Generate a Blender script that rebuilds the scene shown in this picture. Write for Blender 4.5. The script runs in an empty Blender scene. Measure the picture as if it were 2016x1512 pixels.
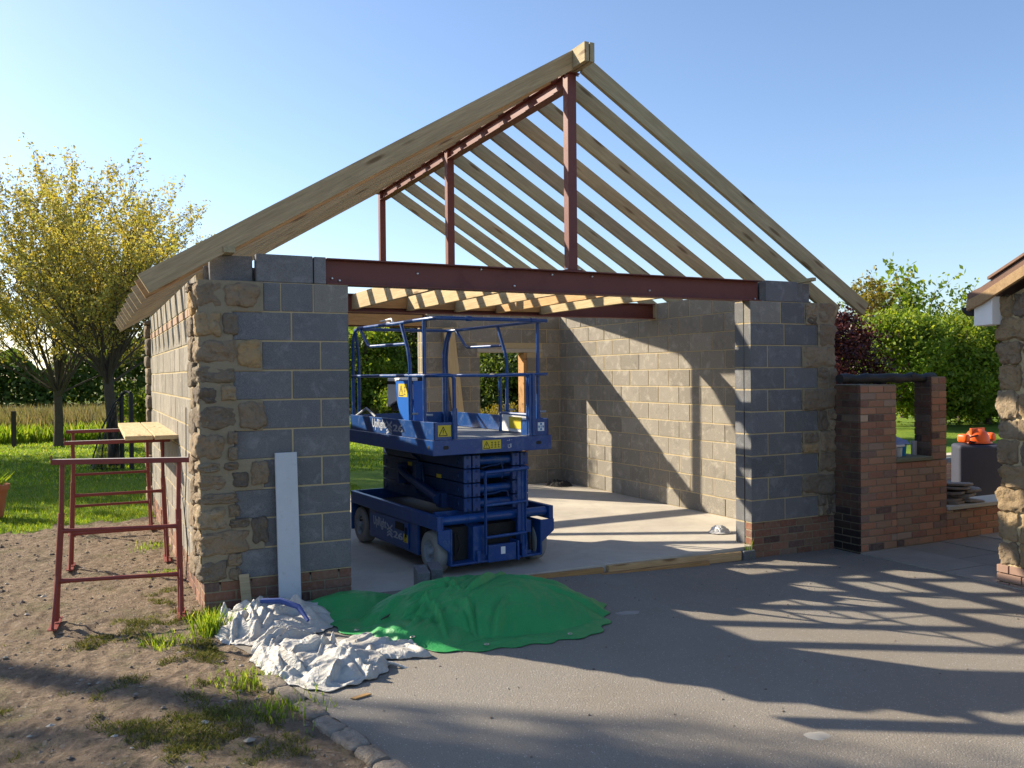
import bpy, bmesh, math, random
import numpy as np
from mathutils import Vector, Matrix, noise as mn

rnd = random.Random(7)
S = bpy.context.scene
COL = S.collection

# ---------------------------------------------------------------- camera
cam = bpy.data.cameras.new("camera")
co = bpy.data.objects.new("camera", cam)
COL.objects.link(co)
cam.sensor_width = 36.0
cam.lens = 30.311
cam.clip_start = 0.05
cam.clip_end = 2000.0
cr, cu, cf = (0.89638, -0.44318, -0.00936), (0.01315, 0.00547, 0.9999), (0.44308, 0.89642, -0.01073)
co.matrix_world = Matrix(((cr[0], cu[0], -cf[0], -0.7677), (cr[1], cu[1], -cf[1], -6.7319), (cr[2], cu[2], -cf[2], 1.7501), (0, 0, 0, 1)))
S.camera = co

# ---------------------------------------------------------------- sky and sun
SUN_DIR = Vector((0.639, -0.769, -0.556)).normalized()     # the way the light travels
w = bpy.data.worlds.new("World")
S.world = w
w.use_nodes = True
nt = w.node_tree
nt.nodes.clear()
sky = nt.nodes.new("ShaderNodeTexSky")
sky.sky_type = 'NISHITA'
sky.sun_disc = False
sky.sun_elevation = math.asin(-SUN_DIR.z)
sky.sun_rotation = math.atan2(-SUN_DIR.x, -SUN_DIR.y)
sky.altitude = 50
sky.air_density = 1.0
sky.dust_density = 0.7
sky.ozone_density = 2.4
bg = nt.nodes.new("ShaderNodeBackground")
bg.inputs['Strength'].default_value = 0.10
out = nt.nodes.new("ShaderNodeOutputWorld")
tint = nt.nodes.new('ShaderNodeMix'); tint.data_type = 'RGBA'; tint.blend_type = 'MULTIPLY'; tint.inputs[0].default_value = 1.0; tint.inputs[7].default_value = (.93, .94, 1.0, 1)
nt.links.new(sky.outputs[0], tint.inputs[6]); nt.links.new(tint.outputs[2], bg.inputs[0])
nt.links.new(bg.outputs[0], out.inputs[0])
sl = bpy.data.lights.new("sun", 'SUN')
sl.energy = 5.0
sl.angle = math.radians(0.53)
sl.color = (1.0, 0.88, 0.70)
so = bpy.data.objects.new("sun", sl)
COL.objects.link(so)
so.rotation_euler = SUN_DIR.to_track_quat('-Z', 'Y').to_euler()
S.view_settings.view_transform = 'Standard'
S.view_settings.look = 'None'
S.view_settings.gamma = 1.0
S.view_settings.exposure = 1.12
S.render.engine = 'CYCLES'

# ---------------------------------------------------------------- helpers
def tag(o, label=None, cat=None, group=None, kind=None):
    if label: o['label'] = label
    if cat: o['category'] = cat
    if group: o['group'] = group
    if kind: o['kind'] = kind
    return o

def empty(name, loc, label, cat, group=None, rz=0.0):
    o = bpy.data.objects.new(name, None)
    COL.objects.link(o)
    o.location = loc
    o.rotation_euler = (0, 0, rz)
    o.empty_display_size = 0.1
    return tag(o, label, cat, group)

def rootm(o):
    return Matrix.Translation(o.location) @ o.rotation_euler.to_matrix().to_4x4()

class MB:
    """collects shapes, build() links them as one mesh object"""
    def __init__(s):
        s.v, s.f, s.m, s.sm = [], [], [], []
    def add(s, vs, fs, m=0, smooth=False):
        b = len(s.v)
        s.v += [tuple(p) for p in vs]
        for f in fs:
            s.f.append(tuple(i + b for i in f)); s.m.append(m); s.sm.append(smooth)
    def box(s, x0, x1, y0, y1, z0, z1, m=0):
        s.add([(x0,y0,z0),(x1,y0,z0),(x1,y1,z0),(x0,y1,z0),(x0,y0,z1),(x1,y0,z1),(x1,y1,z1),(x0,y1,z1)],
              [(0,3,2,1),(4,5,6,7),(0,1,5,4),(1,2,6,5),(2,3,7,6),(3,0,4,7)], m)
    def obox(s, c, ax, ay, az, m=0):
        c, ax, ay, az = Vector(c), Vector(ax), Vector(ay), Vector(az)
        P = [c+ax*i+ay*j+az*k for k in (-1,1) for i,j in ((-1,-1),(1,-1),(1,1),(-1,1))]
        s.add(P, [(0,3,2,1),(4,5,6,7),(0,1,5,4),(1,2,6,5),(2,3,7,6),(3,0,4,7)], m)
    def bar(s, a, b, wd, h, m=0, up=(0,0,1)):
        a, b = Vector(a), Vector(b); d = (b-a); L = d.length; d.normalize()
        sd = d.cross(Vector(up))
        if sd.length < 1e-3: sd = d.cross(Vector((1,0,0)))
        sd.normalize(); u = sd.cross(d)
        s.obox((a+b)/2, d*L/2, sd*wd/2, u*h/2, m)
    def tube(s, pts, r, n=8, m=0, caps=True, smooth=True):
        pts = [Vector(p) for p in pts]; k = len(pts)
        rs = r if isinstance(r, (list, tuple)) else [r]*k
        base = len(s.v); ref = None
        for i, p in enumerate(pts):
            d = (pts[min(i+1,k-1)] - pts[max(i-1,0)])
            if d.length < 1e-9: d = Vector((0,0,1))
            d.normalize()
            if ref is None:
                ref = d.cross(Vector((0,0,1)))
                if ref.length < 0.05: ref = d.cross(Vector((1,0,0)))
            ref = ref - d*ref.dot(d); ref.normalize(); q = d.cross(ref)
            for j in range(n):
                a = 2*math.pi*j/n
                s.v.append(tuple(p + (ref*math.cos(a)+q*math.sin(a))*rs[i]))
        for i in range(k-1):
            for j in range(n):
                s.f.append((base+i*n+j, base+i*n+(j+1)%n, base+(i+1)*n+(j+1)%n, base+(i+1)*n+j)); s.m.append(m); s.sm.append(smooth)
        if caps:
            s.f.append(tuple(base+j for j in range(n))[::-1]); s.m.append(m); s.sm.append(False)
            s.f.append(tuple(base+(k-1)*n+j for j in range(n))); s.m.append(m); s.sm.append(False)
    def prism(s, poly, axis, lo, hi, m=0):
        """poly of (a, b) extruded along axis x, y or z"""
        def P(a, b, t): return {'x': (t,a,b), 'y': (a,t,b), 'z': (a,b,t)}[axis]
        n = len(poly)
        vs = [P(a,b,lo) for a,b in poly] + [P(a,b,hi) for a,b in poly]
        fs = [tuple(range(n))[::-1], tuple(range(n,2*n))] + [(i,(i+1)%n,n+(i+1)%n,n+i) for i in range(n)]
        s.add(vs, fs, m)
    def lathe(s, prof, c=(0,0,0), axis='z', n=24, m=0, smooth=True):
        base = len(s.v)
        for r, h in prof:
            for j in range(n):
                a = 2*math.pi*j/n; u, v = r*math.cos(a), r*math.sin(a)
                q = {'z': (u,v,h), 'x': (h,u,v), 'y': (u,h,v)}[axis]
                s.v.append((c[0]+q[0], c[1]+q[1], c[2]+q[2]))
        for i in range(len(prof)-1):
            for j in range(n):
                s.f.append((base+i*n+j, base+i*n+(j+1)%n, base+(i+1)*n+(j+1)%n, base+(i+1)*n+j)); s.m.append(m); s.sm.append(smooth)
    def build(s, name, mats, parent=None, bevel=0, local=False, recalc=True, seg=1):
        me = bpy.data.meshes.new(name)
        me.from_pydata(s.v, [], s.f)
        if not isinstance(mats, (list, tuple)): mats = [mats]
        for q in mats: me.materials.append(q)
        me.polygons.foreach_set('material_index', s.m)
        me.polygons.foreach_set('use_smooth', s.sm)
        if recalc:
            bm = bmesh.new(); bm.from_mesh(me)
            bmesh.ops.recalc_face_normals(bm, faces=bm.faces[:]); bm.to_mesh(me); bm.free()
        me.update()
        if any(s.sm): me.set_sharp_from_angle(angle=math.radians(42))
        return link(name, me, parent, bevel, local, seg)

def link(name, me, parent=None, bevel=0, local=False, seg=1):
    o = bpy.data.objects.new(name, me)
    COL.objects.link(o)
    if parent is not None:
        o.parent = parent
        if not local: o.matrix_parent_inverse = FULL(parent).inverted()
    if bevel:
        b = o.modifiers.new('bevel', 'BEVEL'); b.width = bevel; b.segments = seg; b.limit_method = 'ANGLE'; b.angle_limit = math.radians(40)
    return o

def FULL(o):
    m = rootm(o)
    if o.parent is not None: m = FULL(o.parent) @ o.matrix_parent_inverse @ m
    return m

def copy_tree(o, parent=None):
    c = o.copy(); COL.objects.link(c)
    if parent is not None: c.parent = parent
    for ch in [k for k in COL.objects if k.parent == o]: copy_tree(ch, c)
    return c

# ---------------------------------------------------------------- materials
def lin(c):
    return tuple((x/12.92 if x <= .04045 else ((x+.055)/1.055)**2.4) for x in c)

class NT:
    def __init__(s, name):
        s.mat = bpy.data.materials.new(name); s.mat.use_nodes = True
        s.t = s.mat.node_tree; s.b = s.t.nodes['Principled BSDF']; s.o = s.t.nodes['Material Output']
    def n(s, typ, **k):
        q = s.t.nodes.new(typ)
        for a, v in k.items():
            if a.startswith('i_'):
                key = a[2:]; key = int(key) if key.isdigit() else key.replace('_', ' ')
                q.inputs[key].default_value = v
            else: setattr(q, a, v)
        return q
    def l(s, a, b): s.t.links.new(a, b)
    def coord(s, kind='Object', scale=(1,1,1)):
        c = s.n('ShaderNodeTexCoord'); m = s.n('ShaderNodeMapping'); m.inputs['Scale'].default_value = scale
        s.l(c.outputs[kind], m.inputs[0]); return m.outputs[0]
    def wpos(s, scale=(1,1,1)):
        c = s.n('ShaderNodeNewGeometry'); m = s.n('ShaderNodeMapping'); m.inputs['Scale'].default_value = scale
        s.l(c.outputs['Position'], m.inputs[0]); return m.outputs[0]
    def noise(s, vec, scale, detail=4, rough=.55, dist=0):
        q = s.n('ShaderNodeTexNoise'); q.inputs['Scale'].default_value = scale; q.inputs['Detail'].default_value = detail
        q.inputs['Roughness'].default_value = rough; q.inputs['Distortion'].default_value = dist
        s.l(vec, q.inputs['Vector']); return q.outputs['Fac']
    def ramp(s, fac, stops, interp='LINEAR'):
        q = s.n('ShaderNodeValToRGB'); e = q.color_ramp.elements; q.color_ramp.interpolation = interp
        while len(e) < len(stops): e.new(.5)
        for i, (p, c) in enumerate(stops):
            e[i].position = p; e[i].color = (c if len(c) == 4 else (*c, 1)) if isinstance(c, tuple) else (c,c,c,1)
        s.l(fac, q.inputs[0]); return q.outputs[0]
    def mix(s, fac, a, b, mode='MIX'):
        q = s.n('ShaderNodeMix', data_type='RGBA', blend_type=mode)
        for x, i in ((fac,0),(a,6),(b,7)):
            if isinstance(x, (int,float)): q.inputs[i].default_value = x if i == 0 else (x,x,x,1)
            elif isinstance(x, tuple): q.inputs[i].default_value = (*x[:3],1)
            else: s.l(x, q.inputs[i])
        return q.outputs[2]
    def math(s, op, a, b=0.0):
        q = s.n('ShaderNodeMath', operation=op)
        for x, i in ((a,0),(b,1)):
            if isinstance(x, (int,float)): q.inputs[i].default_value = x
            else: s.l(x, q.inputs[i])
        return q.outputs[0]
    def bump(s, h, strength=.5, dist=.01, prev=None):
        q = s.n('ShaderNodeBump'); q.inputs['Strength'].default_value = strength; q.inputs['Distance'].default_value = dist
        s.l(h, q.inputs['Height'])
        if prev is not None: s.l(prev, q.inputs['Normal'])
        return q.outputs[0]
    def done(s, col, rough=.8, normal=None, metal=0, spec=.3):
        if isinstance(col, tuple): s.b.inputs['Base Color'].default_value = (*col[:3],1)
        else: s.l(col, s.b.inputs['Base Color'])
        if isinstance(rough, (int,float)): s.b.inputs['Roughness'].default_value = rough
        else: s.l(rough, s.b.inputs['Roughness'])
        s.b.inputs['Metallic'].default_value = metal
        s.b.inputs['Specular IOR Level'].default_value = spec
        if normal is not None: s.l(normal, s.b.inputs['Normal'])
        return s.mat

def island(k):
    return k.n('ShaderNodeNewGeometry').outputs['Random Per Island']

def m_block(name='shade_toned_block', a=(.092,.098,.108), b=(.205,.208,.214), isl=True, pale=False):  # default tones have the front face's bluish shade mixed into the colour
    k = NT(name); v = k.wpos()
    n1 = k.noise(v, 140, 3, .7); n2 = k.noise(v, 2.2, 4, .6); n3 = k.noise(v, 420, 2, .7)
    c = k.mix(k.ramp(n1, [(.3,0.0),(.72,1.0)]), a, b)
    c = k.mix(k.math('MULTIPLY', k.ramp(n2, [(.35,0.0),(.8,1.0)]), .35), c, (.23,.205,.165))
    if isl:
        r = k.ramp(island(k), [(0,.84),(.5,1.0),(.93,1.07),(1,1.2)])
        c = k.mix(1.0, c, r, 'MULTIPLY')
    n4 = k.noise(v, 7, 6, .75, .5)
    c = k.mix(k.math('MULTIPLY', k.ramp(n4, [(.52,0.0),(.66,1.0)]), .5), c, tuple(x*1.35 for x in b))
    c = k.mix(k.math('MULTIPLY', k.ramp(k.noise(v, 3.1, 5, .7), [(.58,0.0),(.75,1.0)]), .5), c, (.07,.07,.07))
    b1 = k.bump(n1, .55, .006); b1 = k.bump(n3, .35, .003, b1)
    return k.done(c, .95, b1, spec=.15)

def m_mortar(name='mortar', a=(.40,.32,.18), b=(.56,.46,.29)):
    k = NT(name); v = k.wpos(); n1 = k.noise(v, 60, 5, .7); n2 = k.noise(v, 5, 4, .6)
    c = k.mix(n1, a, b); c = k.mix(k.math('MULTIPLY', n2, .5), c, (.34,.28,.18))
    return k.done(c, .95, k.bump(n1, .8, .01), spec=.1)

def m_brick(name='brick', soot=0.0, br=1.0):
    k = NT(name); v = k.wpos(); n1 = k.noise(v, 25, 5, .65); n2 = k.noise(v, 130, 3, .7)
    c = k.ramp(island(k), [(0,(.06,.042,.04)),(.15,(.15,.075,.055)),(.4,(.235,.105,.065)),(.6,(.19,.12,.08)),(.8,(.27,.135,.085)),(.92,(.12,.08,.07)),(1,(.34,.24,.17))])
    c = k.mix(1.0, c, (br,br,br*.96), 'MULTIPLY') if br != 1 else c
    c = k.mix(k.ramp(n1, [(.45,0.0),(.85,.55)]), c, (.36,.27,.20))
    c = k.mix(k.ramp(n2, [(.55,0.0),(.8,.35)]), c, (.08,.05,.045))
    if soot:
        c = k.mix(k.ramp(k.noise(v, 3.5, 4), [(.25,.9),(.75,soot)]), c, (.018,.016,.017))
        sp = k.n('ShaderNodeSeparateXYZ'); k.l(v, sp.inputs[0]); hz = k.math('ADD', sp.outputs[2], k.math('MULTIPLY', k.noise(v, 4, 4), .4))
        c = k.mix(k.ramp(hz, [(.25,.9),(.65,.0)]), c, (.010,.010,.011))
    return k.done(c, .9, k.bump(n1, .6, .008), spec=.2)

def m_stone(name='sandstone', a=(.13,.105,.08), cols=None):
    k = NT(name); v = k.wpos(); n1 = k.noise(v, 9, 6, .7, .6); n2 = k.noise(v, 60, 5, .7); n3 = k.noise(v, 24, 3, .5)
    cols = cols or [(0,(.12,.10,.08)),(.25,(.23,.18,.125)),(.5,(.30,.225,.145)),(.72,(.18,.15,.115)),(.9,(.36,.28,.18)),(1,(.42,.28,.13))]
    c = k.ramp(island(k), cols)
    c = k.mix(k.ramp(n1, [(.45,0.0),(.7,.5)]), c, (.27,.20,.125))
    c = k.mix(k.ramp(n3, [(.55,0.0),(.75,.45)]), c, (.07,.062,.055))
    c = k.mix(k.ramp(n2, [(.55,0.0),(.8,.4)]), c, (.34,.30,.24))
    b = k.bump(n1, 1.0, .04); b = k.bump(n3, .7, .015, b); b = k.bump(n2, .8, .010, b)
    return k.done(c, .92, b, spec=.2)

def m_wood(name, a=(.34,.24,.115), b=(.50,.38,.21), knots=True, rough=.75, green=0.0):
    k = NT(name)
    v = k.coord('Object', (.9, 9, 9)); n = k.noise(v, 2.2, 5, .6, .8)
    v2 = k.coord('Object', (2.5, 60, 60)); n2 = k.noise(v2, 2, 3, .6)
    oi = k.n('ShaderNodeObjectInfo')
    c = k.mix(k.ramp(n, [(.3,0.0),(.7,1.0)]), a, b)
    c = k.mix(k.math('MULTIPLY', k.ramp(n2, [(.4,0.0),(.7,1.0)]), .5), c, tuple(x*.6 for x in a))
    if knots:
        vo = k.n('ShaderNodeTexVoronoi'); vo.inputs['Scale'].default_value = 1.0
        mp = k.n('ShaderNodeVectorMath', operation='ADD')
        k.l(k.coord('Object', (1.7, 9, 9)), mp.inputs[0]); 
        rv = k.n('ShaderNodeVectorMath', operation='SCALE'); rv.inputs[0].default_value = (37,11,23); k.l(k.n('ShaderNodeObjectInfo').outputs['Random'], rv.inputs['Scale']); k.l(rv.outputs[0], mp.inputs[1])
        k.l(mp.outputs[0], vo.inputs['Vector'])
        kn = k.ramp(vo.outputs['Distance'], [(.10,1.0),(.20,0.0)])
        c = k.mix(k.math('MULTIPLY', kn, .75), c, (.10,.05,.02))
    rr = k.ramp(oi.outputs['Random'], [(0,(.80,.80,.80)),(.35,(1.0,.98,.92)),(.7,(.9,.95,.9)),(.9,(1.05,1.0,.9)),(1,(.95,.72,.52))])
    c = k.mix(1.0, c, rr, 'MULTIPLY')
    if green: c = k.mix(green, c, (.24,.26,.16))
    return k.done(c, rough, k.bump(n2, .25, .002), spec=.25)

def m_plain(name, c, rough=.5, var=.15, scale=8, bump=.0, metal=0, spec=.4, bs=60, dirt=None, dirts=3, da=(.55,.8)):
    k = NT(name); v = k.coord('Object'); n = k.noise(v, scale, 5, .6)
    q = k.mix(n, tuple(x*(1-var) for x in c), tuple(min(1,x*(1+var)) for x in c))
    rg = rough
    if dirt:
        d = k.ramp(k.noise(v, dirts, 7, .75, .3), [(da[0],0.0),(da[1],1.0)])
        q = k.mix(d, q, dirt); rg = k.math('ADD', k.math('MULTIPLY', d, .3), rough)
    nb = k.bump(k.noise(v, bs, 4, .65), bump, .004) if bump else None
    return k.done(q, rg, nb, metal, spec)

def m_leaf(name, cols, trans=.35, rough=.55):
    k = NT(name)
    c = k.ramp(island(k), cols)
    n = k.noise(k.wpos(), 1.6, 4, .6); c = k.mix(1.0, c, k.ramp(n, [(.3,.6),(.7,1.3)]), 'MULTIPLY')
    k.l(c, k.b.inputs['Base Color']); k.b.inputs['Roughness'].default_value = rough
    k.b.inputs['Specular IOR Level'].default_value = .25
    t = k.n('ShaderNodeBsdfTranslucent'); k.l(k.mix(1.0, c, (1.25,1.2,.6), 'MULTIPLY'), t.inputs[0])
    mx = k.n('ShaderNodeMixShader'); mx.inputs[0].default_value = trans
    k.l(k.b.outputs[0], mx.inputs[1]); k.l(t.outputs[0], mx.inputs[2]); k.l(mx.outputs[0], k.o.inputs[0])
    return k.mat

M = {}
M['block'] = m_block(); M['mortar'] = m_mortar(); M['mortar_grey'] = m_mortar('grey_brown_mortar', (.20,.17,.12), (.30,.26,.185))  # mortar_grey is the grey-brown bedding and base mortar
M['lit_block'] = m_block('lit_toned_block', (.155,.142,.12), (.34,.31,.26)); M['pale_block'] = m_block('pale_block', (.20,.19,.165), (.33,.31,.27))  # first: the same block with warm sunlit and bounced tone put into its colour
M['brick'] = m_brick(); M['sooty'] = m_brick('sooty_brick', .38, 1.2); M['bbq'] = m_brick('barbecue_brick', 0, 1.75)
M['stone'] = m_stone(); M['pbrick'] = m_plain('mortar_smeared_brick', (.33,.225,.16), .95, .15, 9, .3, dirt=(.30,.13,.08), dirts=9)
M['gable_stone'] = m_stone('gable_stone', cols=[(0,(.17,.14,.11)),(.3,(.30,.215,.12)),(.6,(.36,.27,.16)),(.8,(.24,.20,.15)),(1,(.42,.31,.18))])
M['timber'] = m_wood('new_timber', (.32,.255,.155), (.47,.385,.25))
M['joist'] = m_wood('joist_timber', (.46,.34,.18), (.60,.47,.28))
M['ochre'] = m_wood('ochre_timber', (.36,.20,.085), (.48,.28,.12))
M['board'] = m_wood('plank_timber', (.50,.37,.20), (.62,.50,.32))
M['steel'] = m_plain('red_oxide_steel', (.135,.038,.030), .55, .2, 6, .15, dirt=(.09,.03,.03), dirts=5)
M['bolt'] = m_plain('galvanised_bolt', (.55,.56,.58), .35, .1, metal=.8)
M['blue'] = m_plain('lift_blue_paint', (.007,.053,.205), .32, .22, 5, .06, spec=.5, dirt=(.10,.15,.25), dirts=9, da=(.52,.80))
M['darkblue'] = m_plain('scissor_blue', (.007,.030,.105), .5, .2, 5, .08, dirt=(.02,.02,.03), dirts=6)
M['brightblue'] = m_plain('bracket_blue', (.012,.13,.52), .4, .12, 6)
M['black'] = m_plain('black_rubber', (.012,.012,.013), .7, .2, bump=.2)
M['tyre'] = m_plain('grey_tyre', (.27,.26,.24), .85, .18, 9, .25, dirt=(.26,.25,.22), dirts=6)
M['rim'] = m_plain('wheel_rim', (.30,.33,.36), .6, .25, 12, dirt=(.07,.09,.15), dirts=9)
M['deck'] = m_plain('deck_plate', (.20,.21,.22), .6, .3, 14, .3)
M['white'] = m_plain('white_plastic', (.78,.78,.76), .5, .05, 6, .05)
M['yellow'] = m_plain('yellow_sticker', (.62,.48,.03), .5, .12, 30)
M['ink'] = m_plain('black_print', (.015,.015,.015), .6, 0)
M['decal'] = m_plain('silver_lettering', (.40,.43,.48), .5, .15, 40)
M['trestle'] = m_plain('trestle_red_paint', (.20,.035,.025), .5, .25, 7, .1, dirt=(.11,.05,.035), dirts=8)
M['chalk'] = m_plain('pale_steel_edge', (.5,.45,.42), .6, .1)

# ---------------------------------------------------------------- ground shape
def sst(t): t = max(0.0, min(1.0, t)); return t*t*(3-2*t)
def gz(x, y):
    z = -.145*sst((x-.5)/5.8)
    if .06 < x < 6.34 and .06 < y < 5.68: z -= .3
    return z
def n3(x, y, s, o=0.0): return mn.noise(Vector((x*s, y*s, o)))
def fb(x, y, s, o=0.0, k=4):
    a, v, t = 1.0, 0.0, 0.0
    for i in range(k):
        v += a*mn.noise(Vector((x*s, y*s, o+i*7.3))); t += a; a *= .5; s *= 2.1
    return v/t
def drive_edge(y):           # x of the driveway's left edge
    if y > -1.0: return .10 + .02*math.sin(y*3)
    if y > -1.6: return .10 + (-1.0-y)*.16
    return .196 + (-1.6-y)*.19
def axis(lo, hi, dense, far, step, grow=1.14):
    xs = list(np.arange(dense[0], dense[1], step)); d = step
    a = dense[0]
    left = []
    while a > lo: d *= grow; a -= d; left.append(a)
    d = step; a = xs[-1]; right = []
    while a < hi: d *= grow; a += d; right.append(a)
    return left[::-1] + [float(x) for x in xs] + right
gx = axis(-600, 600, (-3.0, .62), 0, .032)
gy = axis(-40, 900, (-3.7, 6.6), 0, .045)

def kind_at(x, y):
    if .02 < x < 6.38 and .02 < y < 5.72: return 'under'
    if y < .02 and x > drive_edge(y) + .06 and x < 6.5: return 'under_drive'
    nn = fb(x, y, .9, 3.1)*1.1 + fb(x, y, 4.0, 9.0)*.25
    ly = 4.95 + nn*.9
    if x < -1.15: ly -= .35 + (-1.15-x)*.25
    if y > 20.3 + fb(x, y, .25)*1.2: return 'field'
    if y > ly and (x < 0.02 or y > 5.72): return 'lawn'
    if x > 6.38: return 'lawn' if y > 5.0 else 'ground'
    return 'ground'

V = {}; parts = {'ground': ([], []), 'lawn': ([], []), 'field': ([], [])}
def gheight(x, y):
    z = gz(x, y)
    if x < .7 and y < 6.6 and x > -4 and y > -8 and not (x > drive_edge(y) and y < 0):
        z += fb(x, y, 3.0, 1.0)*.030 + fb(x, y, 13, 5.0, 4)*.034 - .008
        if x > -1.4 and y < -.4: z += .035*sst((y+.4)/-1.2)*sst((x+1.4)/1.2)*sst((drive_edge(y)-.10-x)/.35)
    if y > 9: z += fb(x, y, .12, 2.0, 2)*.12*sst((y-9)/20)
    return z
nx, ny = len(gx), len(gy)
gzv = [[gheight(x, y) for x in gx] for y in gy]
idx = {k: {} for k in parts}
for j in range(ny-1):
    for i in range(nx-1):
        cx, cy = (gx[i]+gx[i+1])/2, (gy[j]+gy[j+1])/2
        k = kind_at(cx, cy)
        if k.startswith('under'): k = 'ground'
        vs, fs = parts[k]; f = []
        for a, b in ((i,j),(i+1,j),(i+1,j+1),(i,j+1)):
            q = idx[k].get((a,b))
            if q is None:
                q = len(vs); idx[k][(a,b)] = q
                z = gzv[b][a]
                if gx[a] > drive_edge(gy[b]) + .05 and gy[b] < .1 and gx[a] < 40: z -= .03
                vs.append((gx[a], gy[b], z))
            f.append(q)
        fs.append(tuple(f))

def m_soil():
    k = NT('bare_soil'); v = k.wpos()
    n1 = k.noise(v, 1.3, 6, .65); n2 = k.noise(v, 22, 6, .7, .4); n3_ = k.noise(v, 90, 4, .7)
    c = k.mix(k.ramp(n2, [(.3,0.0),(.7,1.0)]), (.19,.135,.09), (.37,.285,.20))
    c = k.mix(k.ramp(n1, [(.35,0.0),(.7,.5)]), c, (.19,.155,.12))
    vo = k.n('ShaderNodeTexVoronoi'); vo.inputs['Scale'].default_value = 26; k.l(v, vo.inputs['Vector'])
    vc = k.n('ShaderNodeSeparateColor'); k.l(vo.outputs['Color'], vc.inputs[0])
    peb = k.math('MULTIPLY', k.ramp(vo.outputs['Distance'], [(.22,1.0),(.36,0.0)]), k.ramp(vc.outputs[0], [(.72,0.0),(.78,1.0)]))
    c = k.mix(k.math('MULTIPLY', peb, .8), c, (.36,.31,.25))
    g = k.math('MULTIPLY', k.ramp(k.noise(v, 2.1, 5, .7), [(.52,0.0),(.66,.75)]), k.ramp(n3_, [(.35,0.0),(.6,1.0)]))
    c = k.mix(g, c, (.11,.13,.045))
    b = k.bump(n2, 1.0, .045); b = k.bump(peb, .7, .015, b); b = k.bump(n3_, .9, .012, b)
    return k.done(c, .97, b, spec=.1)
def m_lawn():
    k = NT('lawn_turf'); v = k.wpos()
    n1 = k.noise(v, .8, 4); n2 = k.noise(v, 14, 5, .75); n3_ = k.noise(v, 2.5, 4)
    c = k.mix(k.ramp(n1, [(.35,0.0),(.65,1.0)]), (.12,.20,.02), (.22,.30,.035))
    c = k.mix(k.ramp(n2, [(.35,0.0),(.75,.7)]), c, (.05,.10,.015))
    c = k.mix(k.ramp(n3_, [(.55,0.0),(.8,.35)]), c, (.26,.25,.06))
    b = k.bump(n2, .8, .05)
    return k.done(c, .9, b, spec=.1)
def m_field():
    k = NT('rough_field'); v = k.wpos()
    n1 = k.noise(v, .35, 4); n2 = k.noise(v, 7, 5, .75)
    c = k.mix(k.ramp(n1, [(.4,0.0),(.62,1.0)]), (.10,.16,.025), (.22,.19,.09))
    c = k.mix(k.ramp(n2, [(.4,0.0),(.7,.6)]), c, (.07,.10,.02))
    return k.done(c, .95, k.bump(n2, .9, .1), spec=.05)
for nm, mt in (('ground', m_soil()), ('lawn', m_lawn()), ('field', m_field())):
    vs, fs = parts[nm]
    me = bpy.data.meshes.new(nm); me.from_pydata(vs, [], fs); me.materials.append(mt)
    me.polygons.foreach_set('use_smooth', [True]*len(fs)); me.update()
    tag(link(nm, me), kind='structure')

# driveway
def m_asphalt():
    k = NT('weathered_asphalt'); v = k.wpos()
    n1 = k.noise(v, .7, 5, .6); n2 = k.noise(v, 170, 3, .8); n3_ = k.noise(v, 6, 6, .7, .5)
    c = k.mix(k.ramp(n2, [(.3,0.0),(.72,1.0)]), (.160,.146,.125), (.325,.30,.258))
    c = k.mix(k.ramp(n1, [(.35,0.0),(.7,.55)]), c, (.20,.165,.125))
    c = k.mix(k.ramp(n3_, [(.5,0.0),(.8,.5)]), c, (.27,.235,.19))
    c = k.mix(k.ramp(k.noise(v, 2.3, 6, .75, .9), [(.66,0.0),(.74,.5)]), c, (.40,.38,.35))
    vo = k.n('ShaderNodeTexVoronoi'); vo.inputs['Scale'].default_value = 95; k.l(v, vo.inputs['Vector'])
    vc = k.n('ShaderNodeSeparateColor'); k.l(vo.outputs['Color'], vc.inputs[0])
    chip = k.math('MULTIPLY', k.ramp(vo.outputs['Distance'], [(.2,1.0),(.42,0.0)]), k.ramp(vc.outputs[0], [(.90,0.0),(.93,1.0)]))
    c = k.mix(k.math('MULTIPLY', chip, .8), c, (.52,.49,.44))
    b = k.bump(n2, .5, .008); b = k.bump(vo.outputs['Distance'], .35, .006, b)
    return k.done(c, .9, b, spec=.25)
vs, fs = [], []
dys = [-.004] + [-.15*i for i in range(1, 60)] + [-12, -16, -22, -30, -39]
dxs = [0] + [.3*i for i in range(1, 26)]
for y in dys:
    e = drive_edge(y) + .018*math.sin(y*9) + .01*math.sin(y*23)
    for i, t in enumerate(dxs):
        x = e + (6.6 - e)*t/7.5
        vs.append((x, y, gz(x, y) + .006 + .006*fb(x, y, .8, 4)))
W_ = len(dxs)
for j in range(len(dys)-1):
    for i in range(W_-1): fs.append((j*W_+i, (j+1)*W_+i, (j+1)*W_+i+1, j*W_+i+1))
me = bpy.data.meshes.new('driveway'); me.from_pydata(vs, [], fs); me.materials.append(m_asphalt())
me.polygons.foreach_set('use_smooth', [True]*len(fs)); me.update()
tag(link('driveway', me), kind='structure')

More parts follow.
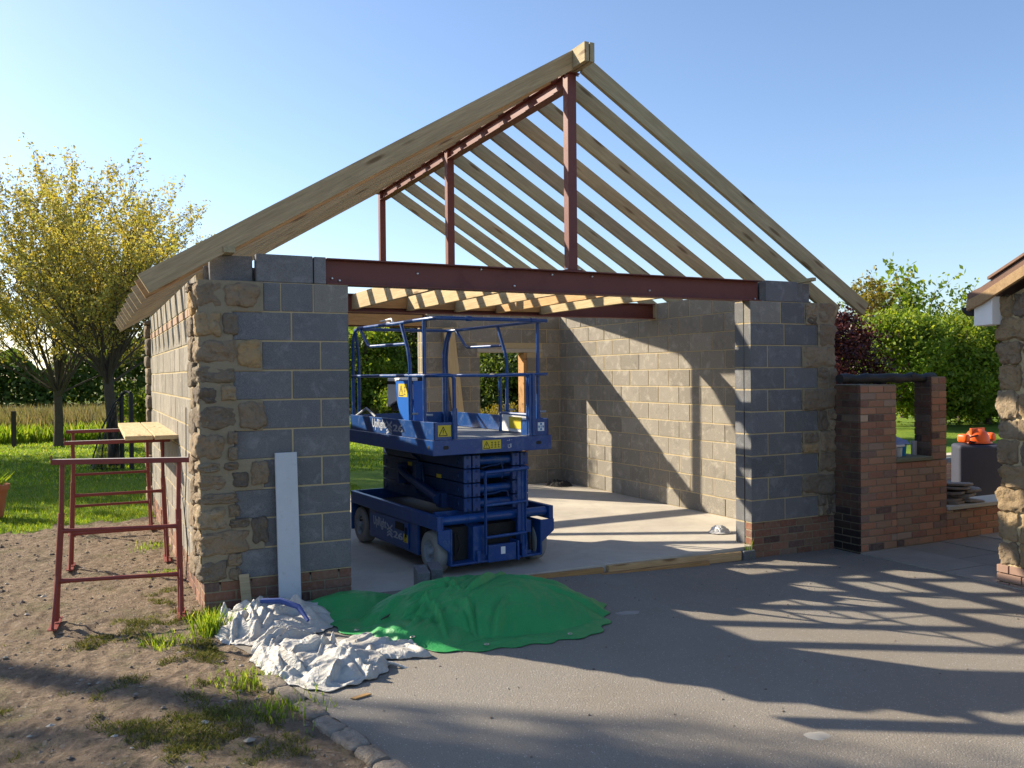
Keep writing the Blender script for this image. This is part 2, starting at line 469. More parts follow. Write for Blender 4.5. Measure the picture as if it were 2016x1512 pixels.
# patio of big flags
b = MB(); x = 6.4; r2 = random.Random(3)
ix = 0
while x < 14.5:
    wdt = .62; y = -1.74 + (.3 if ix % 2 else 0)
    y = -2.2 + (.3 if ix % 2 else 0)
    while y < 4.6:
        h = .9; dz = r2.uniform(-.002, .002)
        z = gz(x+.3, y)+.016 + .05*sst((x-7)/3)
        b.box(x+.004, x+wdt-.004, y+.004, y+h-.004, z-.05, z+dz)
        y += h
    x += wdt; ix += 1
k = NT('patio_flags'); v = k.wpos(); n1 = k.noise(v, 3, 6, .7); n2 = k.noise(v, 80, 4, .7)
c = k.ramp(island(k), [(0,(.27,.235,.19)),(1,(.36,.32,.265))]); c = k.mix(k.ramp(n1, [(.4,0.0),(.75,.6)]), c, (.22,.19,.16))
M['flag'] = k.done(c, .9, k.bump(n2, .4, .004), spec=.2)
tag(b.build('patio', M['flag']), kind='structure')

# concrete floor slab
b = MB()
b.prism([(1.115,-.012),(5.247,-.012),(5.247,.1),(6.2,.1),(6.2,5.6),(5.55,5.6),(5.55,5.76),(4.725,5.76),(4.725,5.6),(3.79,5.6),(3.79,5.76),(.9,5.76),(.9,5.6),(.2,5.6),(.2,.1),(1.115,.1)], 'z', -.16, 0.0)
k = NT('floor_concrete'); v = k.wpos(); n1 = k.noise(v, .9, 6, .65, .4); n2 = k.noise(v, 60, 4, .7)
c = k.mix(k.ramp(n1, [(.35,0.0),(.7,1.0)]), (.40,.36,.30), (.56,.51,.42)); c = k.mix(k.ramp(k.noise(v,5,5,.7), [(.5,0.0),(.8,.5)]), c, (.30,.265,.21))
M['slab'] = k.done(c, .8, k.bump(n2, .2, .003), spec=.3)
tag(b.build('concrete_floor', M['slab'], bevel=.004), kind='structure')

# ---------------------------------------------------------------- masonry helpers
def units(mb, ax, lo, hi, u0, u1, z0, z1, L, H, off=0.0, holes=(), m=0, j=None, proud=0.0, seed=0, skip=None):
    """one leaf of blocks or bricks running along ax ('x'/'y'); lo..hi is the leaf's thickness on the other axis"""
    r = random.Random(seed); c = 0; z = z0
    if j is None: j = .0125 if H > .1 else .010
    while z < z1 - .02:
        zt = min(z+H, z1); zm = (z+zt)/2
        cuts = [(u0, u1)]
        for a, b_, c0, c1 in holes:
            if c0 < zm < c1:
                nc = []
                for p, q in cuts:
                    if b_ <= p or a >= q: nc.append((p, q)); continue
                    if a > p: nc.append((p, a))
                    if b_ < q: nc.append((b_, q))
                cuts = nc
        o = off + (L/2 if c % 2 else 0)
        for p, q in cuts:
            k = math.floor((p-o)/L) + 1; xs = [p]
            while o + k*L < q - .03:
                if o + k*L > p + .03: xs.append(o + k*L)
                k += 1
            xs.append(q)
            for a, b_ in zip(xs[:-1], xs[1:]):
                if skip and skip((a+b_)/2, zm): continue
                ju, jz = j/2 + r.uniform(-.001,.0015), j/2 + r.uniform(-.001,.0012)
                d = proud + r.uniform(-.001,.003)
                A, B = a + (ju if a > p+1e-6 else 0), b_ - (ju if b_ < q-1e-6 else 0)
                Z0, Z1 = z+jz, zt-jz
                if ax == 'x': mb.box(A, B, lo-d, hi+d, Z0, Z1, m)
                else: mb.box(lo-d, hi+d, A, B, Z0, Z1, m)
        z = zt; c += 1

def mortar(mb, ax, lo, hi, u0, u1, z0, z1, holes=(), m=0, inset=.005):
    zs = sorted({z0, z1, *[h[2] for h in holes if z0 < h[2] < z1], *[h[3] for h in holes if z0 < h[3] < z1]})
    for a, b_ in zip(zs[:-1], zs[1:]):
        zm = (a+b_)/2; cuts = [(u0, u1)]
        for p, q, c0, c1 in holes:
            if c0 < zm < c1:
                nc = []
                for s_, t_ in cuts:
                    if q <= s_ or p >= t_: nc.append((s_, t_)); continue
                    if p > s_: nc.append((s_, p))
                    if q < t_: nc.append((q, t_))
                cuts = nc
        for s_, t_ in cuts:
            S_, T_ = s_+inset*.6, t_-inset*.6
            if ax == 'x': mb.box(S_, T_, lo+inset, hi-inset, a, b_, m)
            else: mb.box(lo+inset, hi-inset, S_, T_, a, b_, m)

def rock(mb, c, h, seed, rough=.22, n=6, p=4.0, m=0, rot=0.0, smooth=True):
    """a worn, rounded building stone: centre c, half sizes h"""
    vs, fs, key = [], [], {}
    def vert(q):
        kk = tuple(round(t, 4) for t in q)
        if kk in key: return key[kk]
        v = Vector(q); s_ = (abs(v.x)**p + abs(v.y)**p + abs(v.z)**p)**(1/p)
        v = v/s_
        d = 1 + rough*mn.noise(v*1.3 + Vector((seed*3.17, seed*1.7, 0))) + rough*.45*mn.noise(v*3.4 + Vector((seed, 0, seed*2.1))) + rough*.25*mn.noise(v*8 + Vector((0, seed, 0))) + rough*.55*(mn.voronoi(v*1.9 + Vector((seed*1.3, 0, seed)))[0][0]-.45)
        v = Vector((v.x*h[0]*d, v.y*h[1]*d, v.z*h[2]*d))
        if rot: v = Matrix.Rotation(rot, 3, 'Z') @ v
        key[kk] = len(vs); vs.append(tuple(v + Vector(c))); return key[kk]
    for ax in range(3):
        for sgn in (-1, 1):
            for i in range(n):
                for j in range(n):
                    q4 = []
                    for a, b_ in ((i,j),(i+1,j),(i+1,j+1),(i,j+1)):
                        q = [0,0,0]; q[ax] = sgn; q[(ax+1)%3] = -1+2*a/n; q[(ax+2)%3] = -1+2*b_/n
                        q4.append(vert(q))
                    fs.append(tuple(q4 if sgn > 0 else q4[::-1]))
    mb.add(vs, fs, m, smooth)

def ibeam_x(mb, x0, x1, yc, z0, z1, wd=.133, tf=.011, tw=.008):
    mb.box(x0, x1, yc-wd/2, yc+wd/2, z0, z0+tf); mb.box(x0, x1, yc-wd/2, yc+wd/2, z1-tf, z1)
    mb.box(x0+.001, x1-.001, yc-tw/2, yc+tw/2, z0+tf, z1-tf)
def ibeam_y(mb, xc, y0, y1, z0, z1, wd=.10, tf=.009, tw=.007):
    mb.box(xc-wd/2, xc+wd/2, y0, y1, z0, z0+tf); mb.box(xc-wd/2, xc+wd/2, y0, y1, z1-tf, z1)
    mb.box(xc-tw/2, xc+tw/2, y0+.001, y1-.001, z0+tf, z1-tf)

# ---------------------------------------------------------------- the unfinished garage
G = empty('unfinished_garage', (3.2, 2.87, 0), 'half built grey blockwork garage with open timber rafters over red steel beams', 'garage')
XC = 3.203
WR = 5.25
# left pier ------------------------------------------------
def course(z): return int((z-.225)/.225 + 1e-6)     # 0 is the lowest block course
lp = MB()
starts = {9: .44, 8: .225, 7: .44, 6: .225, 5: .44, 4: .225, 3: .44, 2: .225, 1: .44, 0: .225}
for c in range(10):
    z = .225 + .225*c
    off = 1.113 if c % 2 == 0 else .888
    if c == 9:
        for a, b_, m in ((.455,.58,0),(.59,.83,0),(.84,1.113,1)): lp.box(a, b_, -.001, .1, z+.005, z+.22, m)
    else:
        units(lp, 'x', 0, .1, starts[c], 1.113, z, z+.225, .45, .225, off, seed=c+5)
    units(lp, 'x', .115, .23, .05, 1.113, z, z+.225, .45, .225, off-.1, seed=c+50)
lp.box(.405, .835, .004, .1, 2.478, 2.69, 0); lp.box(.845, .938, .002, .1, 2.478, 2.688, 0)
lp.box(.075, .385, .055, .155, 2.478, 2.672, 0)
for a in (.045, .3, .6): lp.box(a, a+.2, .16, .23, 2.478, 2.60, 0)
L_ = lp.build('front_left_pier', [M['block'], M['pale_block']], G, bevel=.004)
b = MB(); mortar(b, 'x', 0, .23, .02, 1.113, .2, 2.475)
b.build('mortar', M['mortar'], L_)
b = MB(); units(b, 'x', 0, .1, 0, 1.113, -.225, .225, .225, .075, 0, seed=3); units(b, 'x', .13, .23, .05, 1.113, -.225, .225, .225, .075, .1, seed=4)
units(b, 'y', 0, .1, .11, .23, -.225, .225, .225, .075, 0, seed=8)
b.build('brick_base', M['brick'], L_, bevel=.003)
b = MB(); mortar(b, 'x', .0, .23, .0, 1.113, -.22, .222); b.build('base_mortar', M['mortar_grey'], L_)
# quoin stones, read off the photograph course by course
Q = [(60,150,168,275),(155,305,165,270),(52,150,285,388),(145,213,285,380),(68,210,395,490),(205,312,395,508),(62,203,497,570),(66,130,577,650),(140,203,574,640),
     (72,205,657,752),(207,328,642,755),(76,160,765,868),(162,205,757,813),(165,205,818,875),(74,132,880,920),(145,210,880,915),(75,165,924,990),(178,250,918,985),(255,333,882,980),
     (73,206,1000,1048),(76,160,1052,1150),(163,211,1050,1100),(165,252,1106,1145),(255,330,1106,1215),(80,250,1152,1250),(88,158,1262,1352),(157,218,1244,1298),(160,215,1300,1352)]
qs = MB(); sd = 1
for a, b_, t, u in Q:
    X0, X1 = (a-65)/560, (b_-65)/560; Z1, Z0 = 2.475-(t-162)/529, 2.475-(u-162)/529
    corner = a < 95
    X0 = X0 if not corner else -.035 - rnd.uniform(0,.02)
    rock(qs, ((X0+X1)/2, .075 if not corner else .14, (Z0+Z1)/2), ((X1-X0)/2*.97, (.104 if not corner else .166)+rnd.uniform(0,.014), (Z1-Z0)/2*.97), sd, .15, 14, 6.0); sd += 1
# the corner stones returning along the side wall
z = .225; k_ = 0
while z < 2.42:
    h = rnd.uniform(.12,.24); h = min(h, 2.47-z); ln = .18 if k_ % 2 else .34
    rock(qs, (.03, .20+ln/2, z+h/2), (.072+rnd.uniform(0,.014), ln/2, h/2*.99), sd, .15, 12, 7.0); sd += 1; z += h; k_ += 1
st_ = qs.build('corner_stones', M['stone'], L_, recalc=False)
b = MB()   # smeared bedding mortar round the stones
def slabmesh(mb, x0, x1, z0, z1, y, nz, amp, seed, ax='y'):
    nx_ = max(3, int((x1-x0)/.02)); nz_ = max(3, int((z1-z0)/.02)); base = len(mb.v)
    for j in range(nz_+1):
        for i in range(nx_+1):
            a, c_ = x0+(x1-x0)*i/nx_, z0+(z1-z0)*j/nz_
            d = amp*mn.noise(Vector((a*9+seed, c_*9, seed)))+amp*.5*mn.noise(Vector((a*30, c_*30, seed)))
            mb.v.append((a, y+d, c_) if ax == 'y' else (y+d, a, c_))
    for j in range(nz_):
        for i in range(nx_):
            q = base+j*(nx_+1)+i; mb.f.append((q, q+1, q+nx_+2, q+nx_+1)); mb.m.append(0); mb.sm.append(True)
for c in range(10):
    slabmesh(b, -.02, starts[c]-.002 if c < 9 else .45, .225+.225*c, .45+.225*c, -.014, 0, .010, 3)
slabmesh(b, .02, .42, .225, 2.475, -.016, 0, .012, 9, 'x')
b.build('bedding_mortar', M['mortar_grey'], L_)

# left side wall --------------------------------------------
b = MB()
sk = lambda u, z: (u < (.30 if int(z/.225) % 2 else .42)) or u > 5.42
units(b, 'y', .0, .1, .23, 5.5, .225, 2.25, .45, .225, .1, seed=20, skip=sk)
units(b, 'y', .0, .1, .36, 5.5, 2.325, 2.55, .45, .225, .2, seed=22)
units(b, 'y', .125, .235, .235, 5.5, 0, 2.25, .45, .225, 0, seed=23); units(b, 'y', .125, .235, .235, 5.5, 2.325, 2.55, .45, .225, 0, seed=24)
LW = b.build('left_side_wall', M['lit_block'], G, bevel=.004)
b = MB(); units(b, 'y', 0, .235, .25, 5.5, 2.25, 2.325, .225, .075, 0, seed=25); b.build('brick_course', M['pbrick'], LW, bevel=.003)
b = MB(); units(b, 'y', .0, .1, .235, 5.74, -.225, .225, .225, .075, 0, seed=26)
b.build('brick_base', M['brick'], LW, bevel=.003)
b = MB(); mortar(b, 'y', .0, .235, .23, 5.5, -.22, 2.547); b.build('mortar', M['mortar'], LW)
b = MB(); z = .1; k_ = 0
while z < 2.45:
    h = min(rnd.uniform(.13,.24), 2.5-z); ln = .2 if k_ % 2 else .32
    rock(b, (.03, 5.76-ln/2, z+h/2), (.085+rnd.uniform(0,.02), ln/2+.02, h/2*.98), sd, .14, 8, 6.0); sd += 1; z += h; k_ += 1
b.build('corner_stones', M['stone'], LW, recalc=False)
b = MB(); b.bar((.15,.3,2.575),(.15,5.6,2.575),.10,.048); b.build('wall_plate', M['timber'], LW, bevel=.002)
# a black cable hanging down the wall
b = MB(); b.tube([(-.012,1.02,1.5),(-.014,1.03,1.2),(-.02,1.0,.9),(-.03,1.06,.6),(-.012,1.03,.3),(-.03,1.05,.02)], .004, 5); b.build('cable', M['black'], LW)

# right pier -------------------------------------------------
b = MB(); rs = {c: (6.155 if c % 2 == 0 else 5.93) for c in range(10)}
for c in range(10):
    z = .225+.225*c
    if c == 9:
        b.box(5.25, 5.645, -.001, .1, z+.005, z+.22, 1); b.box(5.66, 5.985, 0, .1, z+.005, z+.22, 0)
    else: units(b, 'x', 0, .1, WR, rs[c], z, z+.225, .45, .225, 5.25 if c % 2 == 0 else 5.475, seed=c+70)
units(b, 'x', .108, .24, WR, 6.36, 0, 2.475, .45, .225, 5.45, seed=90)
b.box(5.455, 5.88, .0, .1, 2.478, 2.688, 0); b.box(5.89, 6.08, .03, .13, 2.478, 2.676, 0); b.box(5.43,6.1,.14,.24,2.478,2.68,0)
RP = b.build('front_right_pier', [M['block'], M['pale_block']], G, bevel=.004)
b = MB(); mortar(b, 'x', 0, .1, WR, 6.38, .2, 2.475); mortar(b, 'x', .108, .24, WR, 6.38, .0, 2.475); b.build('mortar', M['mortar'], RP)
b = MB(); b.box(WR-.001, 6.3, .1, .108, -.1, 1.35); b.build('damp_course', M['black'], RP)
b = MB(); units(b, 'x', 0, .1, WR, 6.40, -.225, .225, .225, .075, 5.29, seed=95); units(b,'y',6.30,6.40,.1,.24,-.225,.225,.225,.075,0,seed=96)
b.build('brick_base', M['brick'], RP, bevel=.003)
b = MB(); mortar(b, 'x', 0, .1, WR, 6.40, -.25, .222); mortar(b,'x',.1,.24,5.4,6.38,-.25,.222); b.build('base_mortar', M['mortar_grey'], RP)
b = MB()
for c in range(10):
    z = .225+.225*c; x = rs[c] if c < 9 else 5.995
    if c % 3 == 2 or rnd.random() < .3: cells = [(x, 6.41, z, z+.225)]
    else: cells = []
    if not cells:
        xm = x + (6.41-x)*rnd.uniform(.35,.6); zm = z+rnd.uniform(.08,.15)
        if rnd.random() < .5: cells = [(x,xm,z,zm),(x,xm,zm,z+.225),(xm,6.41,z,z+.225)]
        else: cells = [(x,xm,z,z+.225),(xm,6.41,z,zm),(xm,6.41,zm,z+.225)]
    for X0, X1, Z0, Z1 in cells:
        cn = X1 > 6.4
        rock(b, ((X0+X1)/2+(.012 if cn else 0), .075 if not cn else .12, (Z0+Z1)/2), ((X1-X0)/2*1.0, (.094 if not cn else .145)+rnd.uniform(-.004,.014), (Z1-Z0)/2*1.0), sd, .15, 14, 7.0); sd += 1
b.build('corner_stones', M['stone'], RP, recalc=False)
b = MB()
for c in range(10): slabmesh(b, (rs[c] if c < 9 else 5.99)+.002, 6.39, .225+.225*c, .45+.225*c, -.010, 0, .010, 5)
b.build('bedding_mortar', M['mortar_grey'], RP)

# right side wall --------------------------------------------
b = MB(); units(b, 'y', 6.165, 6.265, .24, 5.5, 0, 2.70, .45, .225, .13, seed=30, holes=((2.86,3.06,2.48,2.7),))
units(b, 'y', 6.30, 6.40, .24, 5.5, -.225, 2.475, .45, .225, .3, seed=31)
RWL = b.build('right_side_wall', M['lit_block'], G, bevel=.004)
b = MB(); mortar(b, 'y', 6.165, 6.28, .24, 5.5, -.1, 2.695); mortar(b, 'y', 6.28, 6.40, .24, 5.5, -.22, 2.47); b.build('mortar', M['mortar'], RWL)
b = MB(); b.bar((6.33,.3,2.50),(6.33,5.6,2.50),.09,.048); b.build('wall_plate', M['timber'], RWL, bevel=.002)

# back wall --------------------------------------------------
H_ = ((.9,3.79,-.2,2.475),(4.725,5.55,-.2,2.10),(4.68,5.83,2.10,2.165))
b = MB(); units(b, 'x', 5.5, 5.6, 0, 6.40, 0, 2.475, .45, .225, 0.06, holes=H_, seed=40)
units(b, 'x', 5.64, 5.74, 0, 6.40, 0, 2.475, .45, .225, 0.2, holes=H_, seed=41)
units(b, 'x', 5.5, 5.6, 3.86, 6.40, 2.475, 2.70, .45, .225, 0.3, seed=42); units(b, 'x', 5.64, 5.74, 3.86, 6.40, 2.475, 2.70, .45, .225, 0.1, seed=43)
BW = b.build('back_wall', M['lit_block'], G, bevel=.004)
b = MB(); mortar(b, 'x', 5.5, 5.74, 0, 6.40, -.1, 2.475, holes=H_); mortar(b, 'x', 5.5, 5.74, 3.87, 6.40, 2.475, 2.695); b.build('mortar', M['mortar'], BW)
b = MB(); b.box(4.682, 5.828, 5.494, 5.745, 2.102, 2.163); b.build('concrete_lintel', m_plain('lintel_concrete', (.42,.38,.31), .9, .15, 20, .3), BW, bevel=.004)
b = MB(); b.box(5.49, 5.545, 5.50, 5.70, 0, 2.098); b.build('door_stud', M['ochre'], BW, bevel=.003)

# steelwork --------------------------------------------------
def bolts(mb, pts, r=.011, l=.014, ax='y'):
    for p in pts:
        mb.lathe([(0,0),(r,0),(r,-l*.6),(r*.5,-l),(0,-l)], p, 'y', 8, smooth=False)
b = MB(); ibeam_x(b, .945, 5.403, .0665, 2.476, 2.684, .133); FB = b.build('steel_beam', M['steel'], G, bevel=.0015)
FB['label'] = 'long red oxide steel beam over the front opening'
for bp in [(1.06,.061,2.515),(1.0,.061,2.53),(1.72,.061,2.60),(2.62,.061,2.53),(3.0,.061,2.645),(3.42,.061,2.645),(4.06,.061,2.54),(5.36,.061,2.50),(2.3,.061,2.66)]:
    b = MB(); bolts(b, [bp]); b.build('bolt', M['bolt'], FB)
b = MB(); ibeam_x(b, .2, 6.20, 2.956, 2.490, 2.694, .133); MBm = b.build('steel_beam', M['steel'], G, bevel=.0015)
b = MB(); ibeam_x(b, .2, 3.85, 5.60, 2.478, 2.684, .133); b.build('steel_beam', M['steel'], G, bevel=.0015)
b = MB(); b.box(.24, 3.775, 5.475, 5.53, 2.493, 2.66); LT = b.build('bolted_timber', M['ochre'], G, bevel=.003)
for X_, Z_ in ((2.06,2.53),(2.60,2.60),(1.5,2.6),(3.3,2.54)):
    b = MB(); b.box(X_-.022, X_+.022, 5.468, 5.475, Z_-.022, Z_+.022); b.lathe([(0,0),(.011,0),(.011,-.012),(0,-.014)], (X_,5.468,Z_), 'y', 8, smooth=False); b.build('washer', M['bolt'], LT)
def column(yc, z0, top):
    b = MB(); b.box(XC-.045, XC+.045, yc-.045, yc+.045, z0+.010, top-.010)
    o = b.build('steel_column', M['steel'], G, bevel=.006, seg=2)
    b = MB(); b.box(XC-.085, XC+.085, yc-.062, yc+.062, z0, z0+.010); b.box(XC-.085, XC+.075, yc-.06, yc+.06, top-.010, top)
    b.build('end_plate', M['steel'], o, bevel=.001)
    b = MB(); 
    for dx in (-.068, .068): b.lathe([(0,.0),(.010,0),(.010,.012),(0,.014)], (XC+dx, yc-.035, z0+.010), 'z', 8, smooth=False); b.lathe([(0,.0),(.010,0),(.010,-.012),(0,-.014)], (XC+dx, yc-.035, top-.010), 'z', 8, smooth=False)
    b.build('bolt', M['bolt'], o)
for yc, z0 in ((.0665,2.685),(2.956,2.695),(5.60,2.685)): column(yc, z0, 4.473)
for y0, y1 in ((.115,2.908),(3.004,5.552)):
    b = MB(); ibeam_y(b, XC, y0, y1, 4.345, 4.4725, .10); b.build('ridge_steel', M['steel'], G, bevel=.001)

# timber -----------------------------------------------------
def timber(name, a, b_, wd, h, mat, parent, up=(0,0,1), bevel=.002):
    a, b_ = Vector(a), Vector(b_); d = b_-a; L = d.length; d.normalize()
    sd = Vector(up).cross(d).normalized(); u = d.cross(sd)
    mb = MB(); mb.box(0, L, -wd/2, wd/2, -h/2, h/2)
    o = mb.build(name, mat, None, bevel=bevel)
    m = Matrix((( d.x,sd.x,u.x,a.x),(d.y,sd.y,u.y,a.y),(d.z,sd.z,u.z,a.z),(0,0,0,1)))
    if parent is not None:
        o.parent = parent; o.matrix_parent_inverse = FULL(parent).inverted()
    o.matrix_basis = m
    return o
for sgn in (-1, 1):
    timber('ridge_board', (XC+sgn*.028, -.285, 4.558), (XC+sgn*.028, 5.78, 4.558), .045, .168, M['timber'], G)
sl = math.atan(.6); ct, st = math.cos(sl), math.sin(sl)
RY = [-.056, .345, .92, 1.49, 2.06, 2.64, 3.22, 3.80, 4.38, 4.96, 5.55]
# rafter in its own frame: x runs up the slope from the eave, z is square to it, top face at z = 0
Lr = (XC-.051+.43)/ct; D = .15
prof = [(0,0),(Lr,0),(Lr-D*math.tan(sl),-D),(0,-D)]
mb = MB(); mb.prism(prof, 'y', -.0235, .0235)
raf = mb.build('rafter', M['timber'], None, bevel=.002)
rm = raf.data
for i, y in enumerate(RY):
    for sgn in (-1, 1):
        if i == 0 and sgn == -1: o = raf
        else: o = raf.copy(); COL.objects.link(o)
        o.parent = G; o.matrix_parent_inverse = FULL(G).inverted()
        X0 = XC + sgn*(XC+.43)
        ux, uz = -sgn*ct, st
        jy = rnd.uniform(-.006,.006) if i else 0
        jz = rnd.uniform(-.004,.004)
        o.matrix_basis = Matrix(((ux, 0, sgn*st, X0),(0, 1 if sgn < 0 else -1, 0, y+jy),(uz, 0, ct, 2.482+jz),(0,0,0,1)))
for i, x in enumerate((2.0, 2.655, 3.265, 3.81, 4.43)):
    timber('ceiling_joist', (x, .072, 2.592), (x, 2.950, 2.602), .047, .175, M['joist'], G)
xs_ = (2.0, 2.655, 3.265, 3.81, 4.43)
for a, b_ in zip(xs_[:-1], xs_[1:]): timber('packing_timber', (a+.027, 2.925, 2.60), (b_-.027, 2.925, 2.60), .045, .125, M['ochre'], G)
timber('noggin', (.195, -.095, 2.694), (.195, .30, 2.694), .085, .042, M['timber'], G)
timber('noggin', (6.02, -.10, 2.712), (6.02, .31, 2.70), .05, .035, M['timber'], G, bevel=.002)
timber('noggin', (XC-.6, .0, 4.20), (XC-.6, .31, 4.20), .05, .045, M['timber'], G)


# ---------------------------------------------------------------- scissor lift
LF = empty('scissor_lift', (1.928, .198, 0), 'blue scissor lift with raised guard rails parked on the concrete floor', 'scissor lift', rz=.082)
def lb(name, mats, mb, parent=LF, bevel=0, seg=1):
    return mb.build(name, mats, parent, bevel=bevel, local=True, seg=seg)
WD, LN = 1.20, 2.10
# chassis
b = MB()
b.box(0, .045, 0, LN, .405, .53); b.box(WD-.045, WD, 0, LN, .405, .53)             # top side rails
b.box(.02, .05, .45, 1.62, .12, .405); b.box(WD-.05, WD-.02, .45, 1.62, .12, .405)   # skirts between wheels
b.prism([(.0,.41),(.0,.30),(.12,.20),(.12,.41)], 'y', -.012, .006); b.prism([(1.2,.41),(1.2,.30),(1.06,.20),(1.06,.41)], 'y', -.012, .006)
b.box(.12, .14, -.01, .30, .10, .41); b.box(1.05, 1.07, -.01, .30, .09, .41)
b.box(.12, 1.06, -.01, .34, .085, .105); b.box(.12, 1.06, .30, .34, .1, .52); b.box(.0, 1.2, LN-.03, LN, .12, .53)
b.box(.05, 1.15, .45, 1.6, .12, .15); b.box(.2, 1.0, .35, LN-.03, .40, .42)
b.box(.49, .78, -.02, .02, .08, .235); b.box(.79, .81, -.03, .12, .07, .25); b.box(.84, .89, -.03, .12, .09, .21); b.box(.38, .42, -.02, .12, .09, .20)
b.box(.36, .50, .02, .20, .10, .41); b.box(.86, .98, .04, .2, .1, .41)
b.box(.045, .06, .0, .1, .40, .53)
lb('chassis', M['blue'], b, bevel=.006, seg=2)
b = MB(); b.box(.145, 1.045, .12, .29, .106, .40); b.box(.06, 1.14, .35, 2.0, .16, .40); b.box(.046, 1.154, .20, 2.06, .421, .426); lb('chassis_dark_fill', M['black'], b)  # black fill and cover sheet added to paint the chassis interior's shade
b = MB(); b.tube([(.05,.075,.475),(1.15,.075,.475)], .042, 16)
for x in (.31,.33,.88): b.tube([(x-.004,.075,.475),(x+.004,.075,.475)], .047, 16)
lb('end_tube', M['blue'], b)
b = MB(); b.tube([(.20,.06,.37),(.20,.06,.16)], .012, 8); b.tube([(.22,.055,.35),(.25,.055,.25),(.22,.055,.18)], .01, 8); b.tube([(.95,.03,.30),(.96,.03,.14)], .014, 8)
lb('hydraulic_hose', M['black'], b)
# door panel, switches and lettering on the left side
b = MB(); b.box(.008, .02, .63, 1.49, .145, .385); PN = lb('side_panel', M['blue'], b, bevel=.004)
b = MB(); b.box(.002, .008, .72, .92, .30, .37); b.box(-.001, .004, .66, .69, .25, .34); lb('switch_recess', M['black'], b, PN)
# wheels
b = MB()
R, T = .187, .13
b.lathe([(.105,0),(.14,-.004),(R-.02,0),(R-.006,.010),(R,.03),(R,T-.03),(R-.006,T-.01),(R-.02,T),(.10,T)], (0,0,0), 'x', 40)
wt = empty('wheel', (.03, .235, R), None, None); wt.parent = LF
lb('tyre', M['tyre'], b, wt)
b = MB(); b.lathe([(.0,.02),(.035,.018),(.04,.03),(.085,.045),(.098,.02),(.106,.001),(.11,.004),(.11,T-.01),(0,T-.01)], (0,0,0), 'x', 32)
rimo = lb('rim', M['rim'], b, wt)
b = MB(); b.lathe([(0,-.012),(.028,-.010),(.034,.02)], (0,0,0), 'x', 16)
for i in range(5):
    a = i*2*math.pi/5+.3; b.lathe([(0,.012),(.009,.012),(.009,.04)], (0,.062*math.cos(a),.062*math.sin(a)), 'x', 8, smooth=False)
lb('hub', M['rim'], b, wt)
def cp(o, parent):
    c = o.copy(); COL.objects.link(c); c.parent = parent; return c
for dx, dy, fl in ((.03,1.92,0),(1.17,.235,1),(1.17,1.92,1)):
    w2 = wt.copy(); COL.objects.link(w2); w2.parent = LF; w2.location = (dx, dy, R); w2.rotation_euler = (0,0,math.pi if fl else 0)
    for ch in [o for o in COL.objects if o.parent == wt]: cp(ch, w2)
# folded scissor pack
b = MB(); zs = [.515, .645, .775, .905, 1.03]
for i in range(4):
    z0, z1 = zs[i]+.004, zs[i+1]-.004
    for x0, x1 in ((.345,.42),(.432,.51),(.85,.928),(.94,1.02)):
        dz = .004 if x0 in (.345,.94) else 0
        b.box(x0, x1, .165, 2.03, z0+dz, z1+dz)
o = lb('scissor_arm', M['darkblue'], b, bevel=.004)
b = MB()
for i in range(4):
    z0, z1 = zs[i]+.006, zs[i+1]-.006
    for x0, x1 in ((.345,.42),(.432,.51),(.85,.928),(.94,1.02)):
        b.box(x0+.001, x1-.001, .150, .1645, z0, z1)
o2 = lb('end_plate', M['blue'], b, o, bevel=.003)
b = MB()
for i in range(4):
    for x in (.382,.471,.889,.98):
        for z in (zs[i]+.022, zs[i+1]-.022):
            b.lathe([(0,-.004),(.012,-.003),(.014,0)], (x,.150,z), 'y', 10)
lb('pin', M['darkblue'], b, o)
b = MB()
for i in range(4):
    zc = (zs[i]+zs[i+1])/2; b.tube([(.51,.22,zc),(.85,.22,zc)], .040, 14)
    b.tube([(.51,.30,zc),(.56,.30,zc)], .044, 14)
lb('cross_tube', M['blue'], b)
b = MB()
b.tube([(.53,.16,.905),(.6,.14,.925),(.68,.13,.93),(.72,.13,.945),(.75,.14,.93)], .007, 6); b.tube([(.53,.15,.665),(.64,.13,.672),(.72,.12,.69),(.78,.13,.68),(.79,.13,.63)], .009, 6)
b.tube([(.72,.13,.94),(.74,.12,.86),(.72,.13,.80)], .006, 6)
lb('cable_loop', M['darkblue'], b)
b = MB()   # lift ram and guards seen on the dark side of the pack
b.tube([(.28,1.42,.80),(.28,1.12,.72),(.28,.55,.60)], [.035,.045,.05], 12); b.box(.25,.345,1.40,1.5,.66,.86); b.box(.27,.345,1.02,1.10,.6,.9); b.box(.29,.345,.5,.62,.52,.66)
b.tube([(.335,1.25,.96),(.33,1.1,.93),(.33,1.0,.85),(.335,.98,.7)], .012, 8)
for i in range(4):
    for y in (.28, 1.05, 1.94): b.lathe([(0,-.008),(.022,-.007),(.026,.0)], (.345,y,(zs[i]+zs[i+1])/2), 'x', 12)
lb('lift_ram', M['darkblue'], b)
b = MB()
for yy, zz in ((1.32,.86),(.66,.80)): b.box(.3415, .344, yy-.05, yy+.05, zz-.018, zz+.018)
lb('sticker', M['yellow'], b)
# ladder
b = MB()
b.prism([(-.06,.90),(-.03,.90),(-.02,.17),(-.05,.15)], 'x', .448, .458); b.prism([(-.06,.90),(-.03,.90),(-.02,.20),(-.04,.16)], 'x', .868, .878)
b.box(.448,.475,-.03,-.022,.16,.90); b.box(.84,.878,-.03,-.022,.2,.90); b.box(.80,.85,-.02,.0,.3,.88)
for z in (.60,.315): b.tube([(.455,-.045,z-.004),(.87,-.045,z+.004)], .014, 10)
b.tube([(.45,-.045,.885),(.87,-.045,.90),(.90,-.04,.905)], .016, 10)
lb('ladder', M['blue'], b, bevel=.002)
